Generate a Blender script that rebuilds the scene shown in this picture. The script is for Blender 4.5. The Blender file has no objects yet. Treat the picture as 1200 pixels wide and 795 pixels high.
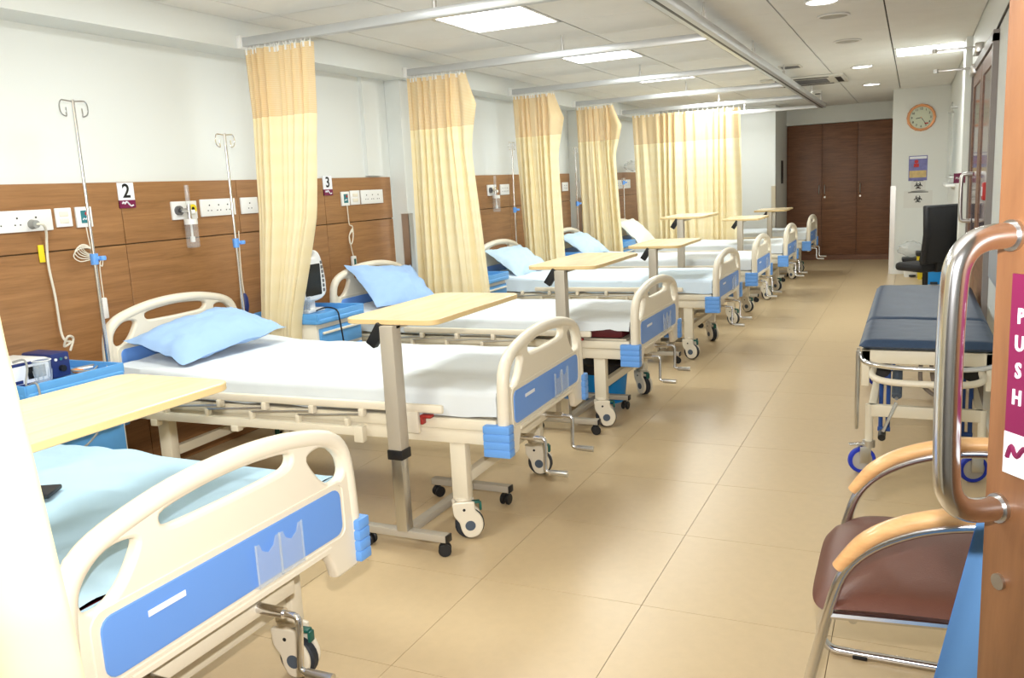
import bpy, bmesh, math, random
from mathutils import Vector, Matrix, noise

random.seed(7)
S = bpy.context.scene
COL = S.collection
PI = math.pi

# ------------------------------------------------------------------ camera
cam_d = bpy.data.cameras.new('ward_camera')
cam = bpy.data.objects.new('ward_camera', cam_d)
COL.objects.link(cam)
cam_d.sensor_fit = 'HORIZONTAL'
cam_d.sensor_width = 36.0
cam_d.lens = 36.0 * 999.36 / 1200.0
cam_d.clip_start = 0.02
RT = Vector((0.9059260, 0.4203523, -0.0510109))
DN = Vector((0.0280172, -0.1797102, -0.9833205))
FW = Vector((-0.4225082, 0.8893864, -0.1745812))
m3 = Matrix((RT, -DN, -FW)).transposed()
cam.matrix_world = Matrix.Translation((0, 0, 1.4)) @ m3.to_4x4()
S.camera = cam

# ------------------------------------------------------------------ world, light, exposure
S.view_settings.view_transform = 'Standard'
S.view_settings.look = 'None'
S.view_settings.gamma = 1.0
S.view_settings.use_curve_mapping = False
S.view_settings.exposure = 0.06
w = bpy.data.worlds.new('World'); S.world = w; w.use_nodes = True
w.node_tree.nodes['Background'].inputs[0].default_value = (0.9, 0.95, 1.0, 1)
w.node_tree.nodes['Background'].inputs[1].default_value = 0.15

PANEL_W = 18.0          # each ceiling panel lamp
PANEL_GLOW = 6.0
DOWN_W = 3.0
FLASH_W = 265.0


def light(name, kind, loc, energy, col=(1, 1, 1), **kw):
    d = bpy.data.lights.new(name, kind)
    d.energy = energy; d.color = col
    for k, v in kw.items():
        setattr(d, k, v)
    o = bpy.data.objects.new(name, d); COL.objects.link(o)
    o.location = loc
    return o


fl = light('camera_flash', 'SPOT', Vector((0, 0, 1.4)) - DN * 0.15 + FW * 0.03, FLASH_W, (1.0, 0.975, 0.945),
           spot_size=math.radians(125), spot_blend=0.8, shadow_soft_size=0.02)
aim = (FW + RT * -0.16 - DN * 0.28).normalized()
fl.rotation_euler = aim.to_track_quat('-Z', 'Y').to_euler()


# ------------------------------------------------------------------ helpers
def tag(o, label=None, cat=None, group=None, kind=None):
    if label: o['label'] = label
    if cat: o['category'] = cat
    if group: o['group'] = group
    if kind: o['kind'] = kind
    return o


def thing(name, label, cat, loc=(0, 0, 0), rz=0.0, group=None):
    o = bpy.data.objects.new(name, None); COL.objects.link(o)
    o.empty_display_size = 0.1
    o.location = loc; o.rotation_euler = (0, 0, rz)
    return tag(o, label, cat, group)


def lin(c):
    return tuple((x / 12.92 if x <= 0.04045 else ((x + 0.055) / 1.055) ** 2.4) for x in c)


def rgb(r, g, b):
    return lin((r / 255, g / 255, b / 255)) + (1.0,)


MATS = {}


def mat(key, col=(200, 200, 200), rough=0.5, metal=0.0, spec=0.5, trans=0.0, emit=0.0, ior=1.45,
        var=0.0, vscale=(8, 8, 8), bump=0.0, bscale=60.0, translucent=0.0, alpha=1.0, col2=None, coat=0.0, sheen=0.0):
    if key in MATS: return MATS[key]
    m = bpy.data.materials.new(key); m.use_nodes = True
    nt = m.node_tree; N = nt.nodes; L = nt.links
    b = N['Principled BSDF']; out = N['Material Output']
    c = rgb(*col)
    b.inputs['Base Color'].default_value = c
    b.inputs['Roughness'].default_value = rough
    b.inputs['Metallic'].default_value = metal
    b.inputs['Specular IOR Level'].default_value = spec
    b.inputs['IOR'].default_value = ior
    b.inputs['Transmission Weight'].default_value = trans
    b.inputs['Coat Weight'].default_value = coat
    b.inputs['Sheen Weight'].default_value = sheen
    b.inputs['Alpha'].default_value = alpha
    if emit:
        b.inputs['Emission Color'].default_value = c
        b.inputs['Emission Strength'].default_value = emit
    tc = N.new('ShaderNodeTexCoord')
    if var or col2:
        mp = N.new('ShaderNodeMapping'); mp.inputs['Scale'].default_value = vscale
        nz = N.new('ShaderNodeTexNoise'); nz.inputs['Scale'].default_value = 1.0
        nz.inputs['Detail'].default_value = 6.0; nz.inputs['Roughness'].default_value = 0.6
        cr = N.new('ShaderNodeValToRGB')
        cr.color_ramp.elements[0].position = 0.3; cr.color_ramp.elements[1].position = 0.7
        if col2:
            cr.color_ramp.elements[0].color = rgb(*col2); cr.color_ramp.elements[1].color = c
        else:
            cr.color_ramp.elements[0].color = tuple(x * (1 - var) for x in c[:3]) + (1,)
            cr.color_ramp.elements[1].color = tuple(min(1, x * (1 + var * 0.6)) for x in c[:3]) + (1,)
        L.new(tc.outputs['Object'], mp.inputs['Vector']); L.new(mp.outputs['Vector'], nz.inputs['Vector'])
        L.new(nz.outputs['Fac'], cr.inputs['Fac']); L.new(cr.outputs['Color'], b.inputs['Base Color'])
    if bump:
        nb = N.new('ShaderNodeTexNoise'); nb.inputs['Scale'].default_value = bscale; nb.inputs['Detail'].default_value = 4
        bp = N.new('ShaderNodeBump'); bp.inputs['Strength'].default_value = bump; bp.inputs['Distance'].default_value = 0.01
        L.new(tc.outputs['Object'], nb.inputs['Vector']); L.new(nb.outputs['Fac'], bp.inputs['Height'])
        L.new(bp.outputs['Normal'], b.inputs['Normal'])
    if translucent:
        t = N.new('ShaderNodeBsdfTranslucent'); t.inputs['Color'].default_value = c
        mx = N.new('ShaderNodeMixShader'); mx.inputs['Fac'].default_value = translucent
        L.new(b.outputs[0], mx.inputs[1]); L.new(t.outputs[0], mx.inputs[2]); L.new(mx.outputs[0], out.inputs['Surface'])
    MATS[key] = m
    return m


def wood(key, dark, lightc, grain=(1.2, 2.0, 30.0), rough=0.35, coat=0.0):
    if key in MATS: return MATS[key]
    m = bpy.data.materials.new(key); m.use_nodes = True
    nt = m.node_tree; N = nt.nodes; L = nt.links; b = N['Principled BSDF']
    tc = N.new('ShaderNodeTexCoord')
    mp = N.new('ShaderNodeMapping'); mp.inputs['Scale'].default_value = grain
    n1 = N.new('ShaderNodeTexNoise'); n1.inputs['Scale'].default_value = 1.0; n1.inputs['Detail'].default_value = 8
    n1.inputs['Roughness'].default_value = 0.65; n1.inputs['Distortion'].default_value = 0.6
    mp2 = N.new('ShaderNodeMapping'); mp2.inputs['Scale'].default_value = tuple(g * 5 for g in grain)
    n2 = N.new('ShaderNodeTexNoise'); n2.inputs['Scale'].default_value = 1.0; n2.inputs['Detail'].default_value = 4
    ad = N.new('ShaderNodeMath'); ad.operation = 'MULTIPLY_ADD'; ad.inputs[1].default_value = 0.35
    cr = N.new('ShaderNodeValToRGB')
    cr.color_ramp.elements[0].position = 0.42; cr.color_ramp.elements[1].position = 0.86
    cr.color_ramp.elements[0].color = rgb(*dark); cr.color_ramp.elements[1].color = rgb(*lightc)
    L.new(tc.outputs['Object'], mp.inputs['Vector']); L.new(tc.outputs['Object'], mp2.inputs['Vector'])
    L.new(mp.outputs[0], n1.inputs['Vector']); L.new(mp2.outputs[0], n2.inputs['Vector'])
    L.new(n2.outputs['Fac'], ad.inputs[0]); L.new(n1.outputs['Fac'], ad.inputs[2])
    L.new(ad.outputs[0], cr.inputs['Fac']); L.new(cr.outputs['Color'], b.inputs['Base Color'])
    b.inputs['Roughness'].default_value = rough; b.inputs['Coat Weight'].default_value = coat
    MATS[key] = m
    return m


def chaikin(pts, n=2, closed=False):
    P = [Vector(p) for p in pts]
    for _ in range(n):
        Q = []
        if not closed: Q.append(P[0])
        R = range(len(P)) if closed else range(len(P) - 1)
        for i in R:
            a = P[i]; b = P[(i + 1) % len(P)]
            if closed or i > 0: Q.append(a * 0.75 + b * 0.25)
            if closed or i < len(P) - 2: Q.append(a * 0.25 + b * 0.75)
        if not closed: Q.append(P[-1])
        P = Q
    return P


def catmull(pts, n=6, closed=False):
    P = [Vector(p) for p in pts]; out = []
    k = len(P)
    R = range(k) if closed else range(k - 1)
    for i in R:
        p0 = P[(i - 1) % k] if closed or i > 0 else P[0]
        p1 = P[i]; p2 = P[(i + 1) % k]
        p3 = P[(i + 2) % k] if closed or i + 2 < k else P[-1]
        for j in range(n):
            t = j / n
            out.append(0.5 * ((2 * p1) + (p2 - p0) * t + (2 * p0 - 5 * p1 + 4 * p2 - p3) * t * t + (3 * p1 - p0 - 3 * p2 + p3) * t ** 3))
    if not closed: out.append(P[-1])
    return out


class MB:
    def __init__(self):
        self.v = []; self.f = []

    def add(self, vs, fs, M=None):
        o = len(self.v)
        self.v += [tuple(M @ Vector(p)) if M else tuple(p) for p in vs]
        self.f += [tuple(i + o for i in f) for f in fs]
        return self

    def box(self, c, s, bev=0.0, M=None, seg=2):
        bm = bmesh.new(); bmesh.ops.create_cube(bm, size=1)
        for v in bm.verts: v.co = Vector((v.co.x * s[0], v.co.y * s[1], v.co.z * s[2]))
        if bev:
            bmesh.ops.bevel(bm, geom=bm.edges[:], offset=min(bev, min(s) * 0.49), segments=seg, profile=0.5, affect='EDGES')
        T = Matrix.Translation(c) @ (M if M else Matrix())
        bm.verts.index_update()
        self.add([v.co for v in bm.verts], [[v.index for v in f.verts] for f in bm.faces], T)
        bm.free(); return self

    def bx(self, x0, x1, y0, y1, z0, z1, bev=0.0, seg=2):
        return self.box(((x0 + x1) / 2, (y0 + y1) / 2, (z0 + z1) / 2), (abs(x1 - x0), abs(y1 - y0), abs(z1 - z0)), bev, None, seg)

    def tube(self, pts, r, seg=10, closed=False, caps=True, flat=1.0):
        P = [Vector(p) for p in pts]; n = len(P)
        rs = r if isinstance(r, (list, tuple)) else [r] * n
        T = []
        for i in range(n):
            a = P[(i - 1) % n] if closed or i > 0 else P[i]
            b = P[(i + 1) % n] if closed or i < n - 1 else P[i]
            t = (b - a); T.append(t.normalized() if t.length > 1e-9 else Vector((0, 0, 1)))
        up = Vector((0, 0, 1)) if abs(T[0].z) < 0.9 else Vector((1, 0, 0))
        u = (up - T[0] * up.dot(T[0])).normalized()
        vs = []; fs = []
        for i in range(n):
            u = (u - T[i] * u.dot(T[i]))
            u = u.normalized() if u.length > 1e-6 else T[i].orthogonal().normalized()
            v2 = T[i].cross(u)
            for j in range(seg):
                a = 2 * PI * j / seg
                vs.append(P[i] + (u * math.cos(a) * flat + v2 * math.sin(a)) * rs[i])
        m = n if closed else n - 1
        for i in range(m):
            for j in range(seg):
                a = i * seg + j; b = i * seg + (j + 1) % seg
                c = ((i + 1) % n) * seg + (j + 1) % seg; d = ((i + 1) % n) * seg + j
                fs.append((a, b, c, d))
        if caps and not closed:
            fs.append(tuple(range(seg))[::-1]); fs.append(tuple((n - 1) * seg + j for j in range(seg)))
        return self.add(vs, fs)

    def cyl(self, p0, p1, r0, r1=None, seg=16):
        r1 = r0 if r1 is None else r1
        return self.tube([p0, p1], [r0, r1], seg)

    def lathe(self, prof, o=(0, 0, 0), axis='Z', seg=24, a0=0, a1=2 * PI):
        n = len(prof); vs = []; fs = []
        full = abs(a1 - a0 - 2 * PI) < 1e-6
        k = seg if full else seg + 1
        for j in range(k):
            a = a0 + (a1 - a0) * j / seg
            for r, h in prof:
                x, y = r * math.cos(a), r * math.sin(a)
                p = {'Z': (x, y, h), 'X': (h, x, y), 'Y': (y, h, x)}[axis]
                vs.append((p[0] + o[0], p[1] + o[1], p[2] + o[2]))
        for j in range(seg):
            for i in range(n - 1):
                a = j * n + i; b = ((j + 1) % k) * n + i
                fs.append((a, b, b + 1, a + 1))
        return self.add(vs, fs)

    def grid(self, nu, nv, fn, flip=False):
        vs = [fn(i / nu, j / nv) for j in range(nv + 1) for i in range(nu + 1)]
        fs = []
        for j in range(nv):
            for i in range(nu):
                a = j * (nu + 1) + i
                q = (a, a + 1, a + nu + 2, a + nu + 1)
                fs.append(q[::-1] if flip else q)
        return self.add(vs, fs)

    def plate(self, outer, holes, thick, bev, M=None, res=2):
        cu = bpy.data.curves.new('tmp', 'CURVE'); cu.dimensions = '2D'; cu.fill_mode = 'BOTH'
        cu.extrude = max(thick / 2 - bev, 0.0); cu.bevel_depth = bev; cu.bevel_resolution = res; cu.offset = -bev
        for poly in [outer] + list(holes):
            sp = cu.splines.new('POLY'); sp.points.add(len(poly) - 1)
            for i, p in enumerate(poly): sp.points[i].co = (p[0], p[1], 0, 1)
            sp.use_cyclic_u = True
        o = bpy.data.objects.new('tmp', cu); COL.objects.link(o)
        dg = bpy.context.evaluated_depsgraph_get()
        me = bpy.data.meshes.new_from_object(o.evaluated_get(dg))
        self.add([v.co for v in me.vertices], [tuple(p.vertices) for p in me.polygons], M)
        bpy.data.objects.remove(o); bpy.data.curves.remove(cu); bpy.data.meshes.remove(me)
        return self

    def text(self, s, size, M, ext=0.0008):
        cu = bpy.data.curves.new('tmp', 'FONT'); cu.body = s; cu.size = size; cu.extrude = ext
        cu.align_x = 'CENTER'; cu.align_y = 'CENTER'; cu.resolution_u = 3
        cu.offset = size * 0.018
        o = bpy.data.objects.new('tmp', cu); COL.objects.link(o)
        dg = bpy.context.evaluated_depsgraph_get()
        me = bpy.data.meshes.new_from_object(o.evaluated_get(dg))
        self.add([v.co for v in me.vertices], [tuple(p.vertices) for p in me.polygons], M)
        bpy.data.objects.remove(o); bpy.data.curves.remove(cu); bpy.data.meshes.remove(me)
        return self

    def mesh(self, name, ang=38):
        me = bpy.data.meshes.new(name)
        me.from_pydata([tuple(v) for v in self.v], [], self.f)
        me.validate(); me.update()
        me.polygons.foreach_set('use_smooth', [True] * len(me.polygons))
        me.set_sharp_from_angle(angle=math.radians(ang))
        return me


CACHE = {}


def obj(name, mb, m, parent=None, loc=None, rot=None, ang=38, key=None):
    """mb: MB, or a function giving one (then cached under key)"""
    if key is not None:
        if key not in CACHE:
            CACHE[key] = (mb() if callable(mb) else mb).mesh(name, ang)
            CACHE[key].materials.append(m)
        me = CACHE[key]
    else:
        me = mb.mesh(name, ang); me.materials.append(m)
    o = bpy.data.objects.new(name, me); COL.objects.link(o)
    if parent: o.parent = parent
    if loc: o.location = loc
    if rot: o.rotation_euler = rot
    if key is not None and me.materials[0] != m:
        o.material_slots[0].link = 'OBJECT'; o.material_slots[0].material = m
    return o


def rect(x0, x1, y0, y1, r=0.01, n=4):
    out = []
    for cx, cy, a in ((x1 - r, y0 + r, -PI / 2), (x1 - r, y1 - r, 0), (x0 + r, y1 - r, PI / 2), (x0 + r, y0 + r, PI)):
        for i in range(n + 1):
            t = a + PI / 2 * i / n
            out.append((cx + r * math.cos(t), cy + r * math.sin(t)))
    return out


# matrices: plane (u, v) -> standing planes
M_X = Matrix(((0, 0, 1, 0), (1, 0, 0, 0), (0, 1, 0, 0), (0, 0, 0, 1)))     # u->y, v->z, normal +x
M_NX = Matrix(((0, 0, -1, 0), (-1, 0, 0, 0), (0, 1, 0, 0), (0, 0, 0, 1)))  # u->-y, v->z, normal -x
M_NY = Matrix(((1, 0, 0, 0), (0, 0, -1, 0), (0, 1, 0, 0), (0, 0, 0, 1)))   # u->x, v->z, normal -y


def TR(x, y, z): return Matrix.Translation((x, y, z))


# ------------------------------------------------------------------ materials
paint = mat('white_wall_paint', (226, 229, 226), 0.55, bump=0.03, bscale=200)
paint_grey = mat('grey_paint', (176, 180, 186), 0.5)
ceil_tile = mat('ceiling_tile_white', (238, 238, 235), 0.8, var=0.03, vscale=(3, 3, 3), bump=0.05, bscale=300)
ceil_gap = mat('ceiling_gap_dark', (70, 66, 62), 0.8)
floor_m = mat('floor_vinyl', (206, 182, 144), 0.32, var=0.035, vscale=(22, 22, 22), spec=0.45, bump=0.015, bscale=90)
floor_gap = mat('floor_joint_dark', (96, 76, 50), 0.7)
wood_wall = wood('wall_panel_wood', (132, 92, 55), (168, 122, 78), (2.0, 1.6, 26.0), 0.38)
wood_dark = wood('wardrobe_wood', (98, 62, 42), (138, 94, 66), (3.0, 2.0, 40.0), 0.42)
wood_door = wood('door_wood', (112, 72, 44), (150, 104, 68), (14.0, 14.0, 1.6), 0.4)
wood_arm = wood('armrest_wood', (216, 158, 102), (242, 194, 136), (5.0, 20.0, 20.0), 0.35, 0.3)
wood_table = wood('table_laminate', (222, 198, 156), (236, 216, 178), (14.0, 1.6, 14.0), 0.25)
table_edge = mat('table_edge_band', (228, 200, 146), 0.4)
cream = mat('cream_plastic', (230, 221, 202), 0.32, spec=0.5)
cream_metal = mat('cream_painted_steel', (228, 219, 198), 0.38)
blue = mat('blue_plastic', (104, 160, 232), 0.38)
blue_dk = mat('blue_inlay', (104, 152, 226), 0.42)
locker_blue = mat('locker_blue', (92, 160, 222), 0.35, var=0.04)
maroon = mat('maroon_vinyl', (96, 22, 30), 0.5)
sheet_white = mat('white_sheet', (216, 222, 226), 0.85, bump=0.12, bscale=14, sheen=0.1)
sheet_blue = mat('light_blue_sheet', (172, 202, 220), 0.85, bump=0.15, bscale=14)
sheet_pale = mat('pale_blue_sheet', (214, 230, 244), 0.85, bump=0.12, bscale=14)
pillow_blue = mat('blue_pillowcase', (156, 188, 230), 0.85, bump=0.12, bscale=18)
pillow_pale = mat('pale_pillowcase', (190, 214, 232), 0.85, bump=0.12, bscale=18)
pillow_white = mat('white_pillowcase', (226, 230, 222), 0.85, bump=0.12, bscale=18)
chrome = mat('chrome', (225, 225, 228), 0.18, 1.0)
steel = mat('brushed_steel', (206, 205, 203), 0.3, 1.0)
alu = mat('aluminium_rail', (200, 202, 204), 0.35, 0.55)
taupe = mat('table_grey_beige_paint', (184, 176, 162), 0.4, 0.15)
grey_metal = mat('grey_metal', (120, 120, 122), 0.45, 0.6)
black = mat('black_plastic', (24, 24, 27), 0.45)
rubber = mat('dark_rubber', (40, 44, 52), 0.6)
hubgrey = mat('hub_slate', (78, 90, 106), 0.5)
white_pl = mat('white_plastic', (236, 236, 234), 0.4)
ivory = mat('ivory_plastic', (232, 226, 210), 0.4)
green_pl = mat('dark_green_plastic', (22, 92, 82), 0.45)
teal = mat('teal_print', (46, 120, 128), 0.5)
red = mat('red_plastic', (190, 40, 40), 0.45)
redbrown = mat('red_lever', (160, 48, 44), 0.45)
yellow = mat('yellow_plastic', (238, 214, 40), 0.45)
orange = mat('orange_plastic', (240, 140, 60), 0.45)
magenta = mat('magenta_print', (118, 24, 70), 0.5)
navy = mat('navy_vinyl', (50, 70, 98), 0.48, var=0.12, vscale=(30, 30, 30), bump=0.1, bscale=40)
navy_dk = mat('navy_plastic', (34, 48, 104), 0.4)
brown_leather = mat('brown_leatherette', (104, 62, 48), 0.42, bump=0.08, bscale=260)
clear = mat('clear_plastic', (225, 236, 244), 0.08, spec=0.8, alpha=0.17)
clear_film = mat('clear_film', (235, 238, 238), 0.15, spec=0.9, alpha=0.35)
glass = mat('glass', (232, 240, 240), 0.03, trans=1.0, ior=1.3, alpha=0.6)
glass_dark = mat('door_glass', (120, 104, 112), 0.08, spec=0.8)
screen = mat('black_screen', (16, 17, 19), 0.12)
print_white = mat('print_white', (236, 238, 244), 0.5)
print_black = mat('print_black', (18, 18, 20), 0.5)
gold = mat('brass_rim', (226, 160, 112), 0.35, 0.3)
dial = mat('clock_dial', (205, 212, 190), 0.4)
bluebin = mat('bright_blue_plastic', (24, 138, 214), 0.4)
yellowbin = mat('yellow_bin_plastic', (214, 190, 40), 0.45)
hose = mat('grey_hose', (128, 118, 110), 0.5)
cable_w = mat('cream_cable', (226, 220, 204), 0.5)
cable_g = mat('grey_cable', (150, 150, 146), 0.5)
tyre_blue = mat('blue_tyre', (34, 58, 190), 0.5)
drape_blue = mat('light_blue_cloth', (112, 166, 228), 0.8)
tube_lamp = mat('lamp_diffuser', (255, 255, 255), 0.4, emit=PANEL_GLOW)
darkbag = mat('black_bag_fabric', (26, 25, 28), 0.7)
darkred_item = MATS['maroon_vinyl']


def curtain_mat(key, col, stripe, transl, holes=False):
    m = bpy.data.materials.new(key); m.use_nodes = True
    nt = m.node_tree; N = nt.nodes; L = nt.links
    b = N['Principled BSDF']; out = N['Material Output']
    b.inputs['Roughness'].default_value = 0.8
    b.inputs['Specular IOR Level'].default_value = 0.15
    tc = N.new('ShaderNodeTexCoord')
    wv = N.new('ShaderNodeTexWave'); wv.bands_direction = 'Z'; wv.inputs['Scale'].default_value = 38.0 if holes else 3.0
    wv.inputs['Distortion'].default_value = 0.3
    mixc = N.new('ShaderNodeMix'); mixc.data_type = 'RGBA'
    mixc.inputs['A'].default_value = rgb(*col); mixc.inputs['B'].default_value = rgb(*stripe)
    L.new(tc.outputs['Object'], wv.inputs['Vector']); L.new(wv.outputs['Fac'], mixc.inputs['Factor'])
    L.new(mixc.outputs['Result'], b.inputs['Base Color'])
    t = N.new('ShaderNodeBsdfTranslucent'); L.new(mixc.outputs['Result'], t.inputs['Color'])
    mx = N.new('ShaderNodeMixShader'); mx.inputs['Fac'].default_value = transl
    L.new(b.outputs[0], mx.inputs[1]); L.new(t.outputs[0], mx.inputs[2])
    if holes:
        tr = N.new('ShaderNodeBsdfTransparent'); mx2 = N.new('ShaderNodeMixShader'); mx2.inputs['Fac'].default_value = 0.15
        L.new(mx.outputs[0], mx2.inputs[1]); L.new(tr.outputs[0], mx2.inputs[2]); L.new(mx2.outputs[0], out.inputs['Surface'])
    else:
        L.new(mx.outputs[0], out.inputs['Surface'])
    MATS[key] = m
    return m


cur_body = curtain_mat('curtain_cloth', (250, 237, 200), (249, 235, 195), 0.25)
cur_net = curtain_mat('curtain_net', (249, 228, 186), (240, 208, 154), 0.3, True)

# ================================================================== the setting
XW = -3.66      # face of the wood panelling on the left wall
XR = 0.39       # right wall
ZC = 2.40       # ceiling


def struct(name, mb, m, label=None, cat=None):
    o = obj(name, mb, m); tag(o, label, cat, kind='structure'); return o


# floor with separate vinyl tiles
floor = struct('floor', MB().bx(-3.9, 1.4, -1.3, 15.2, -0.06, -0.003), floor_gap, 'beige vinyl tiled ward floor', 'floor')
fx = [-3.675] + [-1.39 + 0.6 * k for k in range(-3, 5)]
fx[-1] = 1.3
fy = [1.958 + 0.609 * k for k in range(-5, 22)]
for i in range(len(fx) - 1):
    for j in range(len(fy) - 1):
        wx, wy = fx[i + 1] - fx[i], fy[j + 1] - fy[j]
        k = ('ftile', round(wx, 3))
        obj('floor_tile', lambda: MB().box((0, 0, -0.002), (wx - 0.0022, wy - 0.0022, 0.004)), floor_m, floor,
            ((fx[i] + fx[i + 1]) / 2, (fy[j] + fy[j + 1]) / 2, 0.0), key=k)

# ceiling: dark plenum grid, tiles below it
ceiling = struct('ceiling', MB().bx(-3.9, 1.4, -1.3, 15.2, 2.416, 2.5), ceil_gap, 'white suspended tile ceiling', 'ceiling')
cx = [-3.46, -3.21, -2.61, -2.01, -1.41, -0.81, -0.20, XR]
cy = [5.20 + 0.62 * k for k in range(-10, 17)]
LIGHTS = [(2, j) for j in (0, 3, 6, 9, 12, 15, 18, 21)]
RLIGHT = (6, 15)
light_cells = [(2, k) for k in range(1, 23) if (k - 9) % 3 == 0] + [(6, 15)]
ac_cells = []
for i in range(len(cx) - 1):
    for j in range(len(cy) - 1):
        if (i, j) in light_cells: continue
        wx, wy = cx[i + 1] - cx[i], cy[j + 1] - cy[j]
        obj('ceiling_tile', lambda: MB().box((0, 0, 0.008), (wx - 0.010, wy - 0.005, 0.016)), ceil_tile, ceiling,
            ((cx[i] + cx[i + 1]) / 2, (cy[j] + cy[j + 1]) / 2, ZC), key=('ctile', round(wx, 3)))
struct('trim_1', MB().bx(-3.80, -3.46, -1.2, 13.3, 2.245, 2.416), paint, 'white bulkhead beam running above the beds', 'beam')
struct('trim_2', MB().bx(XR, 1.4, -1.3, 1.3, 2.40, 2.416), paint, 'plain ceiling strip over the entrance', 'ceiling')

# walls
wl = struct('wall_left', MB().bx(-3.80, -3.675, -1.2, 15.0, 0, 2.416), paint, 'white left wall with wood panelling', 'wall')
seams = [-0.21 + 0.84 * k for k in range(8)]                      # to 5.67
runs = [seams, [6.14, 6.98, 7.82, 8.66, 9.50], [9.86, 10.7, 11.54, 12.38, 13.3]]
for run in runs:
    obj('panel_backing', MB().bx(-3.675, XW - 0.010, run[0] + 0.004, run[-1] - 0.004, 0.004, 1.526), floor_gap, wl)
    for a, b in zip(run[:-1], run[1:]):
        obj('wood_panel', MB().box((0, 0, 0), (0.015, b - a - 0.004, 0.311), 0.0015, seg=1), wood_wall, wl,
            (XW - 0.0075, (a + b) / 2, 1.3735))
    for a, b in zip(run[0:-1:2], run[2::2] + ([run[-1]] if len(run) % 2 == 0 else [])):
        obj('wood_panel', MB().box((0, 0, 0), (0.015, b - a - 0.004, 1.21), 0.0015, seg=1), wood_wall, wl,
            (XW - 0.0075, (a + b) / 2, 0.607))
wr = struct('wall_right', MB().bx(XR, XR + 0.12, 1.3, 14.95, 0, 2.416), paint, 'white right wall of the ward', 'wall')
struct('wall_back', MB().bx(-3.8, 0.6, 14.95, 15.1, 0, 2.416), paint, 'white wall behind the wardrobe', 'wall')
struct('wall_far_left', MB().bx(-3.675, -1.87, 13.3, 14.95, 0, 2.416), paint, 'white end wall behind the last bed', 'wall')
struct('wall_far_right', MB().bx(-0.28, XR, 12.5, 14.95, 0, 2.416), paint, 'white wall block carrying the clock', 'wall')
struct('wall_bulkhead', MB().bx(-1.87, -0.28, 14.5, 14.95, 2.14, 2.416), paint, 'white bulkhead over the wardrobe doors', 'wall')
struct('wall_front', MB().bx(-3.8, 1.4, -1.3, -1.2, 0, 2.416), paint, 'white corridor wall outside the ward', 'wall')
ew = MB().bx(-3.675, -0.66, 0.08, 0.2, 0, 2.416).bx(0.66, 1.3, 0.22, 0.34, 0, 2.416)
struct('wall_entrance', ew, paint, 'white wall on both sides of the entrance', 'wall')
struct('wall_alcove', MB().bx(1.3, 1.4, -1.2, 1.3, 0, 2.416).bx(XR + 0.12, 1.4, 1.3, 1.4, 0, 2.416), paint, 'white wall of the entrance alcove', 'wall')
# pillars
for k, y in enumerate((5.70, 9.54)):
    p = struct('wall_pillar', MB().bx(-3.675, -3.54, y, y + 0.40 if k == 0 else y + 0.28, 0, 2.245, 0.004, 1), paint,
               'white wall pillar after the bay marked 3' if k == 0 else 'white wall pillar between the two far curtain bays', 'pillar')
    obj('steel_corner_guard', MB().bx(-3.60, -3.535, y - 0.004, y, 0, 1.245).bx(-3.54, -3.535, y - 0.004, y + 0.06, 0, 1.245), steel, p)
struct('wall_pilaster', MB().bx(-3.675, -3.645, 5.36, 5.55, 1.54, 2.245), paint, 'shallow white pilaster above the panelling of bay 3', 'pilaster')
gd = struct('trim_3', MB().bx(-1.93, -1.868, 13.294, 13.3, 0, 1.23).bx(-1.87, -1.865, 13.294, 13.36, 0, 1.23), steel, 'steel corner guard on the end wall', 'corner guard')
gd = struct('trim_4', MB().bx(-0.285, -0.22, 12.494, 12.5, 0, 1.165).bx(-0.286, -0.28, 12.494, 12.56, 0, 1.165), steel, 'steel corner guard on the clock wall', 'corner guard')
struct('baseboard_far', MB().bx(-0.27, XR, 12.485, 12.5, 0.0, 0.07), white_pl, 'white skirting under the clock wall', 'skirting')
struct('trim_5', MB().bx(XR - 0.02, XR, 1.35, 5.2, 0.80, 0.98, 0.006), paint_grey, 'grey crash rail along the right wall', 'crash rail')
rp = struct('wall_column_right', MB().bx(0.345, XR, 8.0, 8.35, 0, 2.40), paint, 'narrow white column on the right wall', 'column')

# ================================================================== ceiling fittings
LLAB = {3: 'square ceiling panel light over the light blue bed', 6: 'square ceiling panel light over the bed between two IV poles',
        9: 'square ceiling panel light just past the first bunched curtain', 12: 'square ceiling panel light over the pale blue bed',
        15: 'square ceiling panel light between the third and fourth curtain rails', 18: 'square ceiling panel light before the drawn curtain',
        21: 'square ceiling panel light behind the drawn curtain', 24: 'square ceiling panel light hidden above the end wall'}
for (i, j) in light_cells:
    x0, x1, y0, y1 = cx[i], cx[i + 1], cy[j], cy[j + 1]
    right = i == 6
    t = thing('ceiling_light', 'square ceiling panel light beside the right wall above the glazed door' if right else LLAB[j], 'light', ((x0 + x1) / 2, (y0 + y1) / 2, ZC),
              group=None if right else 'panel lights above the beds')
    hx, hy = (x1 - x0) / 2 - 0.006, (y1 - y0) / 2 - 0.004
    fr = MB()
    fr.bx(-hx, hx, -hy, -hy + 0.02, -0.002, 0.014).bx(-hx, hx, hy - 0.02, hy, -0.002, 0.014)
    fr.bx(-hx, -hx + 0.02, -hy, hy, -0.002, 0.014).bx(hx - 0.02, hx, -hy, hy, -0.002, 0.014)
    obj('frame', fr, white_pl, t)
    obj('diffuser', MB().bx(-hx + 0.02, hx - 0.02, -hy + 0.02, hy - 0.02, 0.002, 0.010), tube_lamp, t)
    light('panel_lamp', 'AREA', ((x0 + x1) / 2, (y0 + y1) / 2, ZC - 0.006), PANEL_W, (0.94, 1.0, 0.97), shape='RECTANGLE', size=2 * hx - 0.06, size_y=2 * hy - 0.06)
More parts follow.
